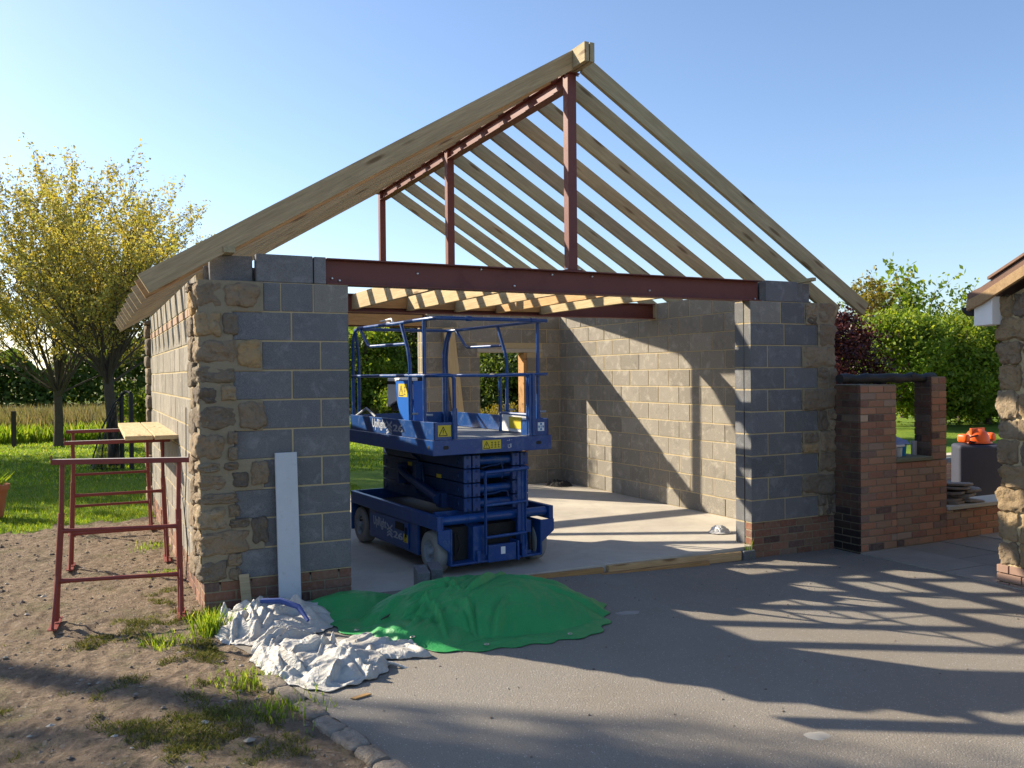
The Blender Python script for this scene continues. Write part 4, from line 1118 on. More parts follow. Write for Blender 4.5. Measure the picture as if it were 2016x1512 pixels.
# kerb setts
r3 = random.Random(5); y = -1.62; i = 0
KM = m_stone('kerb_stone', cols=[(0,(.24,.205,.165)),(1,(.36,.31,.25))])
kb = []
while y > -6.4:
    L = r3.uniform(.17,.26); e = drive_edge(y-L/2); sl_ = math.atan2(drive_edge(y-L)-drive_edge(y), L)
    b = MB(); rock(b, (0,0,0), (.058*r3.uniform(.9,1.1), L/2*1.0, .05), 300+i, .10, 7, 7.0)
    o = b.build('kerb_sett', KM, None, recalc=False); o.location = (e-.055, y-L/2, gz(e, y)-.028+r3.uniform(-.004,.005)); o.rotation_euler = (r3.uniform(-.04,.04), r3.uniform(-.04,.04), sl_)
    kb.append(o); y -= L; i += 1
for i, o in enumerate(kb):
    tag(o, 'worn sandstone sett in the kerb row along the left edge of the driveway', 'kerb stone', 'kerb setts along the driveway')


# ---------------------------------------------------------------- brick barbecue and its seat wall
BQ = empty('brick_barbecue', (7.05, -.1, -.15), 'sooty red brick barbecue tower with a window gap beside the garage', 'barbecue')
def brickbox(parent, name, x0, x1, y0, y1, z0, z1, mat, seed, faces='SNEW', mm=None):
    b = MB()
    units(b, 'x', y0, y0+.10, x0, x1, z0, z1, .225, .075, x0, seed=seed)
    if 'N' in faces: units(b, 'x', y1-.10, y1, x0, x1, z0, z1, .225, .075, x0+.1, seed=seed+1)
    units(b, 'y', x0+.0015, x0+.10, y0+.105, y1-.105, z0, z1, .225, .075, y0+.1, seed=seed+2)
    units(b, 'y', x1-.10, x1-.0015, y0+.105, y1-.105, z0, z1, .225, .075, y0, seed=seed+3)
    o = b.build(name, mat, parent, bevel=.004)
    b = MB(); b.box(x0+.006, x1-.006, y0+.006, y1-.006, z0, z1-.004); b.build('mortar', mm or M['mortar_grey'], o)
    return o
M['bmortar'] = m_mortar('brick_mortar', (.20,.16,.12), (.30,.25,.19)); M['smortar'] = m_mortar('sooty_mortar', (.03,.028,.026), (.06,.052,.046))
brickbox(BQ, 'chimney_side', 6.415, 6.945, -.335, .20, -.20, 1.615, M['bbq'], 400, mm=M['bmortar'])
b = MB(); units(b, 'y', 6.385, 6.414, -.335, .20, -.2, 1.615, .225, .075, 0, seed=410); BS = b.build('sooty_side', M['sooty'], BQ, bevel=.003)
b = MB(); b.box(6.388, 6.412, -.33, .19, -.2, 1.61); b.build('mortar', M['smortar'], BS)
brickbox(BQ, 'lower_wall', 6.95, 7.735, -.335, .0, -.20, .775, M['bbq'], 420, mm=M['bmortar'])
brickbox(BQ, 'window_pier', 7.50, 7.735, -.335, -.125, .78, 1.69, M['bbq'], 430, mm=M['bmortar'])
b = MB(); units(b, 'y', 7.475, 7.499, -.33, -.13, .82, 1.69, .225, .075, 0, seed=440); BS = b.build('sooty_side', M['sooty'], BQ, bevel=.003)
b = MB(); b.box(7.478, 7.498, -.325, -.14, .82, 1.685); b.build('mortar', M['smortar'], BS)
b = MB(); b.box(6.94, 7.50, -.352, .05, .777, .822); b.build('sill', m_plain('mossy_sill', (.19,.18,.11), .95, .25, 12, .6, dirt=(.10,.12,.05), dirts=9), BQ, bevel=.008)
b = MB(); pts = []; 
for i in range(13):
    x = 6.22 + i*(7.66-6.22)/12; pts.append((x, -.24+.012*math.sin(i*1.7), 1.675+.01*math.sin(i*2.3)))
b.tube(pts, [.050+.007*math.sin(i*2.9) for i in range(13)], 12); b.tube([(7.28,-.285,1.69),(7.28,-.27,1.69)], .03, 10)
thing('charred_log', m_plain('charred_wood', (.014,.013,.013), .65, .5, 25, .9, spec=.5), b, 'charred black log lintel lying across the top of the brick barbecue', 'log')
SW = empty('seat_wall', (8.9, -.17, -.1), 'low brick seat wall with a pale stone coping running on from the barbecue', 'low wall')
brickbox(SW, 'brickwork', 7.74, 10.2, -.33, -.02, -.20, .205, M['bbq'], 450, mm=M['bmortar'])
b = MB(); b.box(7.738, 10.25, -.36, .02, .207, .252); b.build('coping', m_plain('pale_coping', (.42,.39,.32), .9, .15, 8, .3), SW, bevel=.006)
r4 = random.Random(9); SLM = m_plain('grey_brown_slate', (.20,.165,.135), .85, .3, 9, .5, dirt=(.30,.24,.18), dirts=5)
SL = [(8.02,.268,.42,.04,'darkest flat stone at the bottom left of the slate pile'),(8.25,.27,.40,.03,'flat stone at the bottom right of the slate pile'),(8.0,.305,.36,.03,'brown slab second from the bottom of the pile, poking out left'),(8.18,.335,.46,.032,'long tilted slab in the middle of the slate pile'),
      (8.02,.375,.34,.028,'tilted grey slab high on the left of the slate pile'),(8.28,.385,.36,.028,'slab leaning out to the right high on the slate pile'),(8.08,.418,.38,.028,'flat brown slab under the top one of the slate pile'),(8.14,.455,.40,.028,'topmost flat slab of the slate pile on the seat wall')]
for i, (x, z, L, t, lab) in enumerate(SL):
    poly = [(L/2*math.cos(a)*(1+r4.uniform(-.18,.18)), .14*math.sin(a)*(1+r4.uniform(-.2,.2))) for a in [k_*2*math.pi/9 for k_ in range(9)]]
    b = MB(); b.prism(poly, 'z', -t/2, t/2)
    o = b.build('flat_stone', SLM, None, bevel=.006); o.location = (x, -.19+r4.uniform(-.03,.03), z); o.rotation_euler = (r4.uniform(-.05,.05), r4.uniform(-.10,.12), r4.uniform(-.3,.3))
    tag(o, lab, 'flat stone', 'flat stones piled on the seat wall')
# things on the sill
b = MB(); b.lathe([(0,0),(.050,0),(.060,.12),(.063,.125),(.055,.12),(.05,.01),(0,.01)], (7.22,-.16,.824), 'z', 20); thing('blue_tub', m_plain('blue_plastic', (.02,.22,.50), .4, .1), b, 'blue plastic tub on the barbecue sill', 'tub')
b = MB(); b.lathe([(0,0),(.042,0),(.048,.10),(.044,.10),(.038,.01),(0,.01)], (7.10,-.22,.824), 'z', 20); thing('clear_tub', m_plain('cloudy_plastic', (.55,.55,.52), .3, .1), b, 'cloudy plastic pot in front of the blue tub on the sill', 'pot')
b = MB(); b.lathe([(0,0),(.035,0),(.035,.17),(.030,.19),(.016,.20)], (7.15,-.10,.95), 'z', 18); BT = thing('spray_bottle', M['white'], b, 'white bottle with a dark cap standing among tools on the barbecue sill', 'bottle')
b = MB(); b.lathe([(.017,.20),(.026,.205),(.026,.24),(.018,.265),(0,.27)], (7.15,-.10,.95), 'z', 14); b.build('cap', M['ink'], BT)
b = MB(); b.obox((7.05,-.12,.936), (.17,0,.004), (0,.10,0), (0,0,.011)); thing('white_tray', M['white'], b, 'white tray laid across the tubs on the barbecue sill', 'tray', bevel=.004)
b = MB(); b.obox((6.99,-.08,1.02), (.012,0,.0), (0,.09,0), (-.035,0,.085)); thing('black_folder', M['black'], b, 'black folder leaning at the left of the barbecue window', 'folder', bevel=.004)
b = MB(); b.lathe([(0,0),(.030,0),(.034,.16),(.03,.16),(.026,.01),(0,.01)], (7.38,-.2,.824), 'z', 16); thing('glass_jar', m_plain('dusty_glass', (.32,.33,.33), .15, .2, spec=.8), b, 'dusty glass jar at the right end of the barbecue sill', 'jar')
cloth('blue_cloth', [(7.12,-.02),(7.14,-.17),(7.26,-.2),(7.38,-.15),(7.36,0),(7.24,.04)], lambda x,y,s_: hump(x,y,7.25,-.08,.14,.14,.06,0,2), m_plain('pale_blue_cloth', (.33,.38,.60), .8), 'pale blue cloth crumpled behind the blue tub on the sill', 'cloth', amp=.03, fs=14, seed=61, nr=14, nt_=50, z0=lambda x,y: .945)
# covered cabinet, helmet, stool and far wall
b = MB(); b.box(-.30, .30, -.22, .22, -.10, .745)
cb_ = thing('covered_cabinet', m_plain('dark_cover', (.035,.038,.055), .7, .2, 3, .1), b, 'tall dark navy covered box standing on the patio behind the seat wall', 'box', bevel=.045, seg=4)
cb_.location = (10.13, .98, 0); cb_.rotation_euler = (0, 0, -.70)
HL = empty('safety_helmet', (10.12, 1.1, .745), 'orange forestry helmet with ear defenders lying on the dark covered box', 'helmet')
OR = m_plain('orange_plastic', (.75,.11,.012), .4, .08, 5); 
b = MB(); b.lathe([(.155,0),(.155,.03),(.145,.09),(.115,.145),(.06,.18),(0,.19)], (10.16,1.02,.765), 'z', 24); b.lathe([(.155,.0),(.185,-.004),(.18,.012),(.154,.02)], (10.16,1.02,.765), 'z', 24); b.box(10.02,10.30,1.005,1.035,.86,.962); b.build('shell', OR, HL, bevel=.002)
b = MB(); rock(b, (9.88,1.02,.83), (.055,.075,.06), 71, .05, 6, 3.5); b.build('ear_defender', OR, HL, recalc=False)
b = MB(); rock(b, (10.42,1.02,.83), (.055,.075,.06), 72, .05, 6, 3.5); b.build('ear_defender', OR, HL, recalc=False)
b = MB(); b.tube([(9.90,1.0,.80),(10.0,.95,.775),(10.15,.94,.78),(10.3,.95,.78),(10.4,1.0,.80)], .014, 8); b.tube([(9.95,1.0,.84),(10.05,.94,.87),(10.1,.93,.82)], .012, 8); b.build('visor_frame', M['black'], HL)
ST = empty('wooden_stool', (10.35, 1.5, -.1), 'wooden stool with a grey padded seat behind the brick wall', 'stool')
b = MB(); b.box(10.0, 10.62, 1.72, 2.05, .40, .475); b.build('seat', m_plain('grey_pad', (.12,.14,.16), .8, .2, 10, .3), ST, bevel=.02, seg=3)
b = MB(); b.bar((10.52,1.8,-.08),(10.42,1.8,.40),.05,.04); b.bar((10.10,1.8,-.08),(10.18,1.8,.40),.05,.04); b.bar((10.52,1.98,-.08),(10.42,1.98,.40),.05,.04); b.bar((10.10,1.98,-.08),(10.18,1.98,.40),.05,.04); b.build('leg', M['ochre'], ST, bevel=.004)
FW = empty('boundary_wall', (14, 3.2, 0), 'low pink brick wall with cream coping at the far side of the patio', 'low wall')
PK = m_plain('pink_brickwork', (.36,.19,.13), .9, .2, 3)
b = MB(); units(b, 'x', 3.0, 3.1, 8.5, 21, -.2, .25, .225, .075, 0, seed=480); 
FWb = b.build('brickwork', PK, FW); b = MB(); b.box(8.5, 21, 3.004, 3.2, -.2, .248); b.build('mortar', M['mortar'], FWb)
b = MB(); b.box(8.45, 21.05, 2.96, 3.26, .252, .335); b.build('coping', m_plain('cream_coping', (.52,.46,.34), .85, .1), FW, bevel=.01)

# ---------------------------------------------------------------- stone house at the right edge
HS = empty('stone_house', (9, -4.1, 0), 'rubble stone house corner with timber verge and white boxed eave at the right edge', 'house')
b = MB(); b.prism([(-1.84,-.2),(-1.84,2.36),(-4.15,3.44),(-6.5,2.32),(-6.5,-.2)], 'x', 6.465, 6.78); b.box(6.78, 11.5, -2.1, -1.84, -.2, 2.32); b.box(6.78, 11.5, -6.5, -6.25, -.2, 2.32); b.box(11.25,11.5,-6.25,-2.1,-.2,2.3)
HWl = b.build('wall', M['mortar'], HS)
b = MB(); z = .04; sdd = 600
while z < 2.35:
    h = rnd.uniform(.15,.26); y = -1.80
    while y > (-2.9):
        L = rnd.uniform(.14,.30)
        rock(b, (6.53, y-L/2, z+h/2), (.085+rnd.uniform(-.01,.02), L/2*.98, h/2*.97), sdd, .24, 12, 7.0); sdd += 1; y -= L
    z += h
z = .04
while z < 2.6:
    h = rnd.uniform(.22,.34); y = -2.9
    while y > -6.4:
        L = rnd.uniform(.25,.5); top = 2.32 + .5*min(y+1.84, 0)*-1 if y > -4.15 else 2.32 + .5*(y+6.5)
        rock(b, (6.53, y-L/2, z+h/2), (.09, L/2*.95, h/2*.93), sdd, .22, 4, 4.5); sdd += 1; y -= L
    z += h
z = .04
while z < 2.2:      # return face
    h = rnd.uniform(.16,.26); x = 6.62
    while x < 9.0:
        L = rnd.uniform(.2,.42); rock(b, (x+L/2, -1.86, z+h/2), (L/2*.95, .07, h/2*.93), sdd, .22, 4, 4.5); sdd += 1; x += L
    z += h
b.build('stone_facing', M['gable_stone'], HWl, recalc=False)
b = MB(); units(b, 'y', 6.44, 6.54, -6.5, -1.80, -.26, .04, .225, .075, 0, seed=500); units(b, 'x', -1.90, -1.80, 6.545, 11.5, -.26, .04, .225, .075, 0, seed=501); b.build('brick_plinth', m_plain('pink_plinth', (.30,.19,.14), .9, .2, 4, .3), HWl, bevel=.003)
def roofprof(t0_, t1_):
    top = [(-1.625,2.385),(-1.76,2.435),(-1.90,2.51),(-2.15,2.64),(-4.15,3.70)]
    o = [(y, z+t1_) for y, z in top]; i_ = [(y, z+t0_) for y, z in top]
    mir = lambda L: [(-8.3-y, z) for y, z in L]
    return i_ + mir(i_)[::-1][1:], o + mir(o)[::-1][1:]
lo_, hi_ = roofprof(-.01, .05); b = MB(); b.prism(lo_ + hi_[::-1], 'x', 6.30, 11.9); b.build('roof', m_plain('brown_tiles', (.16,.095,.07), .85, .25, 20, .6), HS)
lo_, hi_ = roofprof(-.105, -.012); b = MB(); b.prism(lo_[:5] + hi_[:5][::-1], 'x', 6.285, 6.325); b.prism(lo_[4:] + hi_[4:][::-1], 'x', 6.285, 6.325); b.build('verge_board', m_wood('verge_timber', (.27,.18,.10), (.38,.27,.16), False), HS, bevel=.003)
b = MB()
for yy in (-2.0,-2.35,-2.7,-3.05,-3.4): zt = 2.575+.53*(-2.0-yy); b.obox((9.1, yy, zt+.065), (2.82,0,0), (0,.17,-.088), (0,0,.012))
b.build('tile_course', m_plain('brown_tile', (.20,.12,.085), .85, .25, 12, .4), HS)
b = MB(); b.prism([(-1.667,2.145),(-1.667,2.325),(-1.80,2.365),(-1.84,2.40),(-1.84,2.15)], 'x', 6.33, 6.50); b.build('boxed_eave', M['white'], HS, bevel=.004)
b = MB(); b.prism([(-1.66,2.235),(-1.66,2.315),(-1.548,2.318),(-1.56,2.275),(-1.60,2.24)], 'x', 6.32, 11.8); b.build('gutter', M['black'], HS, bevel=.008, seg=2)

# ---------------------------------------------------------------- foliage
rg = np.random.default_rng(12)
def leafmesh(name, C_, size, mat, parent=None, up=.3, asp=.6, local=False, fold=False):
    n = len(C_); C_ = np.asarray(C_)
    a = rg.normal(size=(n,3)); a /= np.linalg.norm(a,axis=1)[:,None]
    q = rg.normal(size=(n,3)); q[:,2] += up*2; c = np.cross(a, q); c /= np.linalg.norm(c,axis=1)[:,None]
    sz = size*rg.uniform(.6,1.3,size=(n,1)); A = a*sz; B = c*sz*asp
    V_ = np.stack([C_-A, C_+B*.9-A*.1, C_+A, C_-B*.9-A*.1], 1).reshape(-1,3)
    me = bpy.data.meshes.new(name); me.vertices.add(4*n); me.vertices.foreach_set('co', V_.ravel())
    me.loops.add(4*n); me.loops.foreach_set('vertex_index', np.arange(4*n)); me.polygons.add(n)
    me.polygons.foreach_set('loop_start', np.arange(0,4*n,4)); me.materials.append(mat); me.update(calc_edges=True); me.validate()
    return link(name, me, parent, local=local)
def blades(name, P, h, wdt, mat, lean=.4, seg=1):
    P = np.asarray(P); n = len(P); th = rg.uniform(0, 2*np.pi, n); H = h*rg.uniform(.45,1.35,n); W2 = wdt*rg.uniform(.6,1.3,n)
    dx = np.stack([np.cos(th)*W2, np.sin(th)*W2, np.zeros(n)],1); l2 = rg.uniform(0, 2*np.pi, n); ln = lean*H*rg.uniform(.2,1.2,n)
    tip = P + np.stack([np.cos(l2)*ln, np.sin(l2)*ln, H],1); mid = P + (tip-P)*.5 + np.stack([np.zeros(n),np.zeros(n),H*.12],1)
    V_ = np.stack([P-dx, P+dx, mid+dx*.8, tip, mid-dx*.8],1).reshape(-1,3)
    me = bpy.data.meshes.new(name); me.vertices.add(5*n); me.vertices.foreach_set('co', V_.ravel())
    me.loops.add(5*n); me.loops.foreach_set('vertex_index', np.arange(5*n)); me.polygons.add(n); me.polygons.foreach_set('loop_start', np.arange(0,5*n,5))
    me.materials.append(mat); me.update(calc_edges=True); me.validate(); return link(name, me)
M['bark'] = m_plain('tree_bark', (.085,.07,.052), .95, .35, 14, .9, spec=.1)
M['leaf_spring'] = m_leaf('spring_leaves', [(0,(.34,.27,.06)),(.3,(.46,.37,.10)),(.6,(.42,.39,.11)),(.85,(.30,.33,.08)),(1,(.54,.41,.13))], .5)
M['leaf_green'] = m_leaf('fresh_green_leaves', [(0,(.09,.15,.018)),(.4,(.17,.26,.028)),(.75,(.25,.33,.04)),(1,(.33,.36,.06))], .5)
M['leaf_mid'] = m_leaf('mid_green_leaves', [(0,(.06,.095,.02)),(.5,(.10,.155,.028)),(1,(.17,.215,.045))], .42)
M['leaf_purple'] = m_leaf('copper_leaves', [(0,(.035,.010,.018)),(.5,(.06,.016,.022)),(.85,(.09,.03,.03)),(1,(.15,.035,.025))], .2, .4)
M['leaf_olive'] = m_leaf('olive_leaves', [(0,(.17,.13,.02)),(.5,(.24,.19,.03)),(1,(.30,.26,.05))], .4)

def grow_tree(name, base, fork, H, spread, label, leafmat, lsize, nlimb=10, seed=1, per=9, tr=.14, group=None, shape=1.0, off=(0,0), sub=5, sub2=5, leafj=.05, lean=(0,0)):
    r = random.Random(seed); t = empty(name, base, label, 'tree', group); b = MB(); bx_, by_, bz_ = base
    top = Vector((lean[0], lean[1], fork)); fk = Vector(base) + top
    b.tube([Vector(base)+Vector((0,0,-.1)), Vector(base)+Vector((0,0,.12)), Vector(base)+top*.5+Vector((.02,0,0)), fk], [tr*1.55, tr*1.12, tr, tr*.92], 12)
    pts = []; cc = Vector((off[0], off[1], 0))
    def limb(p, d, L, r0_, lvl):
        n = 4 if lvl < 2 else 3; P = [p]; dd = d.copy()
        for i in range(n):
            dd = (dd + Vector((r.gauss(0,.13), r.gauss(0,.13), r.gauss(.10 if nlimb < 20 else .05,.08)))).normalized(); P.append(P[-1] + dd*L/n)
        b.tube(P, [r0_*(1-.75*i/n) for i in range(n+1)], 6 if lvl == 0 else (4 if lvl == 1 else 3), caps=False)
        if lvl == 2 or (lvl == 1 and sub2 == 0):
            for i in range(per):
                q = P[1]+(P[-1]-P[1])*(i/per) if n < 4 else P[-1]; f = r.random(); j = r.randrange(1, n+1) ; q = P[j-1]+(P[j]-P[j-1])*f
                pts.append((q.x+r.gauss(0,leafj), q.y+r.gauss(0,leafj), q.z+r.gauss(0,leafj)))
            return
        k = sub if lvl == 0 else sub2
        for i in range(k):
            f = .22 + .78*(i+r.random())/k; j = min(n-1, int(f*n)); q = P[j]+(P[j+1]-P[j])*(f*n-j)
            az = r.uniform(0, 2*math.pi); sdv = Vector((math.cos(az), math.sin(az), .35)); nd = (dd*.75 + sdv*(.65 if lvl == 0 else .6)).normalized()
            limb(q, nd, L*(.50 if lvl == 0 else .45)*r.uniform(.75,1.2)*(1-.3*f), r0_*(1-.75*f)*.55+.002, lvl+1)
    Hc = H - fork
    for i in range(nlimb):
        a = 2*math.pi*(i+r.uniform(-.3,.3))/nlimb*(1 if i < nlimb-2 else 2.3); tilt = (.15 + .95*((i*7) % nlimb)/nlimb)*shape
        d = Vector((math.cos(a)*math.sin(tilt), math.sin(a)*math.sin(tilt), math.cos(tilt)))
        tgt = Vector((cc.x + math.cos(a)*spread*math.sin(tilt)/max(.2,math.sin(min(1.3,shape*1.1))), cc.y + math.sin(a)*spread*math.sin(tilt)/max(.2,math.sin(min(1.3,shape*1.1))), Hc*((.45+.55*math.cos(tilt)) if shape < 1.35 or nlimb < 20 else (.06+.94*math.cos(min(tilt,1.5))))))
        L = tgt.length*.92; st_p = fk + Vector((0,0,-r.uniform(0,.35)*fork*.5))
        limb(st_p, (tgt.normalized()*.8 + d*.2).normalized(), L, tr*(.5 if nlimb < 16 else .26), 0)
    b.build('trunk', M['bark'], t, recalc=False)
    leafmesh('crown', pts, lsize, leafmat, t)
    return t
def bush_tree(name, c, rx, ry, rz, label, leafmat, n, lsize, seed=1, clumps=70, cr_=.5, trunk=True, group=None, cat='tree', gz0=-.15, top=0.0):
    r = np.random.default_rng(seed); t = empty(name, (c[0], c[1], gz0), label, cat, group)
    d = r.normal(size=(clumps,3)); d /= np.linalg.norm(d,axis=1)[:,None]; rad = r.uniform(.25,1.0,(clumps,1))**.45
    K = np.array(c) + d*rad*np.array([rx,ry,rz]); K[:,2] += top*np.maximum(0, r.normal(size=clumps))*(K[:,2] > c[2])
    w_ = r.uniform(.5,1.5,clumps); ids = r.choice(clumps, n, p=w_/w_.sum())
    P = K[ids] + r.normal(size=(n,3))*cr_*r.uniform(.5,1.0,(n,1))*np.array([1,1,.75])
    if trunk:
        b = MB(); base = Vector((c[0], c[1], gz0)); rr = random.Random(seed)
        b.tube([base, base+Vector((0,0,(c[2]-rz-gz0)+.3)), Vector((c[0]+.1,c[1],c[2]))], [.13,.10,.05], 8)
        for i in range(0, clumps, 2):
            kx = Vector(K[i]); s0 = base+Vector((0,0,(c[2]-rz-gz0)*.7+rr.uniform(0,.5)*rz)); md = (s0+kx)/2+Vector((rr.gauss(0,.12),rr.gauss(0,.12),-.1)); b.tube([s0, md, kx], [.045,.025,.008], 4, caps=False)
        b.build('trunk', M['bark'], t, recalc=False)
    leafmesh('crown' if cat == 'tree' else 'foliage', P, lsize, leafmat, t, up=.6)
    return t
grow_tree('spring_tree', (-1.42,18.3,0), 1.45, 6.8, 3.5, 'tall yellow leafed spring tree farther back on the lawn, left of its twin', M['leaf_spring'], .046, 28, 3, per=17, tr=.105, group='spring trees on the lawn', shape=1.45, sub=9, sub2=9, leafj=.045)
grow_tree('spring_tree', (-.28,12.3,0), 1.9, 5.35, 2.35, 'yellow leafed spring tree standing behind the black net, beside the garage', M['leaf_spring'], .032, 28, 8, per=16, tr=.10, group='spring trees on the lawn', shape=1.4, off=(.35,0), sub=9, sub2=8, leafj=.035, lean=(-.1,0))
# trees off to the left, whose shade falls across the lawn and the foreground
for (bx, by, h_, sp_, ls_, pr_, sdx, nl, lb_, lm) in ((-9.3,19.6,8.6,3.2,.13,18,21,14,'leafy tree left of the lawn','leaf_green'),(-12.4,22.6,9.4,3.4,.13,18,22,14,'second leafy tree farther left of the lawn','leaf_green'),
        (-6.6,16.6,6.6,2.0,.11,14,27,12,'smaller leafy tree nearest the lawn on its left side','leaf_green'),
        (-10.85,7.8,10.0,1.5,.075,2,23,11,'tall thin tree beyond the left side of the yard','leaf_spring'),(-13.35,9.7,12.0,1.7,.08,2,24,11,'tallest thin tree beyond the left side of the yard','leaf_spring'),(-10.3,10.2,12.8,1.1,.08,2,25,9,'slim tree with a high narrow crown on the left of the yard','leaf_spring')):
    grow_tree('garden_tree', (bx, by, 0), h_*(.2 if lm == 'leaf_green' else (.78 if h_ == 12.8 else .6)), h_, sp_, lb_, M[lm], ls_, nl, sdx, per=pr_, tr=.15, sub=7, sub2=5, leafj=.14, shape=1.3, group='trees left of the yard')
grp = 'trees beyond the patio lawn'
bush_tree('copper_tree', (17.9,10.8,1.75), 1.2,1.2,1.4, 'dark purple leafed tree right behind the garage', M['leaf_purple'], 26000, .058, 31, 60, .33, group=grp, top=.25)
bush_tree('leafy_tree', (23.0,13.2,2.2), 1.9,1.8,1.3, 'light green feathery tree next to the purple one', M['leaf_green'], 24000, .072, 32, 100, .32, group=grp)
bush_tree('leafy_tree', (25.3,13.3,1.95), 2.1,1.9,1.9, 'broad fresh green tree above the brick window pier', M['leaf_green'], 34000, .078, 33, 130, .34, group=grp)
bush_tree('leafy_tree', (27.9,13.2,2.1), 2.0,1.9,2.1, 'fresh green tree beside the stone house corner', M['leaf_green'], 34000, .078, 34, 130, .34, group=grp, top=.3)
bush_tree('leafy_tree', (31.2,12.3,2.4), 2.2,2.0,2.4, 'green tree mostly hidden by the stone house', M['leaf_green'], 12000, .12, 35, 60, .5, group=grp)
grow_tree('olive_tree', (25.6,16.3,-.1), 1.6, 5.0, 1.05, 'slim upright tree with bronze young leaves standing behind the purple tree', M['leaf_olive'], .085, 9, 36, per=8, tr=.10, group=grp, shape=.55, sub=6, sub2=4, leafj=.09)
grow_tree('sparse_tree', (29.0,17.6,-.1), 1.6, 5.5, 2.1, 'tall open tree with sparse tufts of green leaves against the sky', M['leaf_green'], .12, 11, 37, per=7, tr=.12, group=grp, shape=.8, sub=6, sub2=4, leafj=.16)
grow_tree('sparse_tree', (32.5,16.2,-.1), 1.6, 4.9, 1.3, 'thin tree top poking up beside the gutter of the stone house', M['leaf_green'], .12, 8, 38, per=7, tr=.10, group=grp, shape=.6, sub=5, sub2=4, leafj=.16)
grp = 'trees behind the garage'
bush_tree('leafy_tree', (9.2,26.4,2.0), 1.7,1.6,1.7, 'yellow green tree seen at the left of the back opening', M['leaf_green'], 13000, .095, 41, 60, .42, group=grp, top=.4, gz0=0)
bush_tree('leafy_tree', (10.9,27.4,2.4), 2.0,1.8,2.2, 'mid green tree in the middle of the back opening', M['leaf_mid'], 17000, .095, 42, 70, .42, group=grp, top=.5, gz0=0)
bush_tree('leafy_tree', (13.6,27.0,2.3), 1.9,1.8,2.1, 'mid green tree hidden behind the back wall pier', M['leaf_mid'], 10000, .10, 43, 60, .45, group=grp, top=.4, gz0=0)
bush_tree('dark_tree', (13.2,22.2,1.35), 1.7,1.5,1.35, 'dark dense tree filling the lower half of the back doorway', M['leaf_mid'], 15000, .085, 44, 70, .36, group=grp, gz0=0)
grow_tree('sparse_tree', (13.9,24.6,0), 1.7, 5.2, 1.9, 'open branched tree showing sky through it at the top of the doorway', M['leaf_green'], .07, 11, 45, per=8, tr=.10, group=grp, shape=.9, sub=6, sub2=5, leafj=.1)
bush_tree('leafy_tree', (6.2,27.5,1.9), 1.9,1.7,1.6, 'green tree farther left behind the garage', M['leaf_mid'], 10000, .11, 46, 60, .45, group=grp, gz0=0)
bush_tree('scrub_bush', (12.0,19.6,.25), 1.5,.7,.35, 'pale yellowish scrub at the foot of the dark tree', M['leaf_olive'], 6000, .045, 47, 40, .18, trunk=False, cat='bush', gz0=0)
bush_tree('green_bush', (9.3,23.2,.75), .6,.5,.5, 'small bright bush on the lawn edge beyond the back opening', M['leaf_green'], 4000, .06, 48, 30, .2, trunk=False, cat='bush', gz0=0)
bush_tree('green_bush', (.72,17.4,.95), .55,.5,.45, 'rounded bright green bush close to the left wall of the garage', M['leaf_green'], 4500, .05, 49, 30, .18, trunk=False, cat='bush', gz0=0)
# far hedge: one mass
n = 64000; X = rg.uniform(-34, 46, n); hh = 4.3 + 1.0*np.sin(X*.35)+.6*np.sin(X*.93+1)+.4*np.sin(X*2.3)
Z = hh*rg.uniform(0,1,n)**.75 - .2; Y = 60 + 1.6*np.sin(X*.4) + rg.normal(size=n)*1.2
hd = leafmesh('distant_hedge', np.stack([X,Y,Z],1), .22, M['leaf_mid'], up=.5); tag(hd, 'far dark hedge closing the field', 'hedge', kind='stuff')

# ---------------------------------------------------------------- grass, weeds and grit
def gk(x, y): return kind_at(x, y)
GM = m_leaf('grass_blades', [(0,(.10,.18,.015)),(.5,(.20,.31,.025)),(.85,(.33,.41,.045)),(1,(.42,.40,.12))], .5, .6)
DM = m_leaf('dry_grass_blades', [(0,(.17,.14,.075)),(.4,(.24,.195,.115)),(.7,(.14,.16,.05)),(1,(.29,.235,.15))], .35, .7)
P = []; r5 = random.Random(2)
while len(P) < 52000:
    y = r5.uniform(3.6, 9.5)**1.0; x = r5.uniform(-6.5, .0 if y < 5.8 else 3.2)
    if gk(x, y) == 'lawn' and r5.random() < (1.0 if y < 7.5 else .5): P.append((x, y, gheight(x, y)-.003))
o = blades('lawn_grass', P, .045, .0035, GM, .7); tag(o, 'short sunlit lawn grass', 'grass', kind='stuff')
P = []
while len(P) < 46000:
    y = r5.uniform(9.5, 20.3); x = r5.uniform(-8.5, 8.5)
    if gk(x, y) == 'lawn': P.append((x, y, gheight(x, y)-.003))
o = blades('far_lawn_grass', P, .05, .010, GM, .7); tag(o, 'lawn grass under the trees', 'grass', kind='stuff')
P = []
while len(P) < 42000:
    y = 20.3 + 14*r5.random()**1.5; x = r5.uniform(-11, 16)
    if gk(x, y) == 'field': P.append((x, y, gheight(x, y)-.01))
P = np.array(P); near = P[:,1] < 22.6 + .8*np.sin(P[:,0])
o = blades('rough_grass', P[near], .42, .022, GM, .45); tag(o, 'tall green grass at the edge of the field', 'grass', kind='stuff')
o = blades('dry_grass', P[~near], .62, .020, DM, .35); tag(o, 'tall dry straw coloured grass in the field', 'grass', kind='stuff')
WM = m_leaf('weed_blades', [(0,(.07,.085,.02)),(.45,(.12,.14,.03)),(.8,(.19,.19,.05)),(1,(.30,.25,.12))], .3, .7)
P = []; c_ = 0
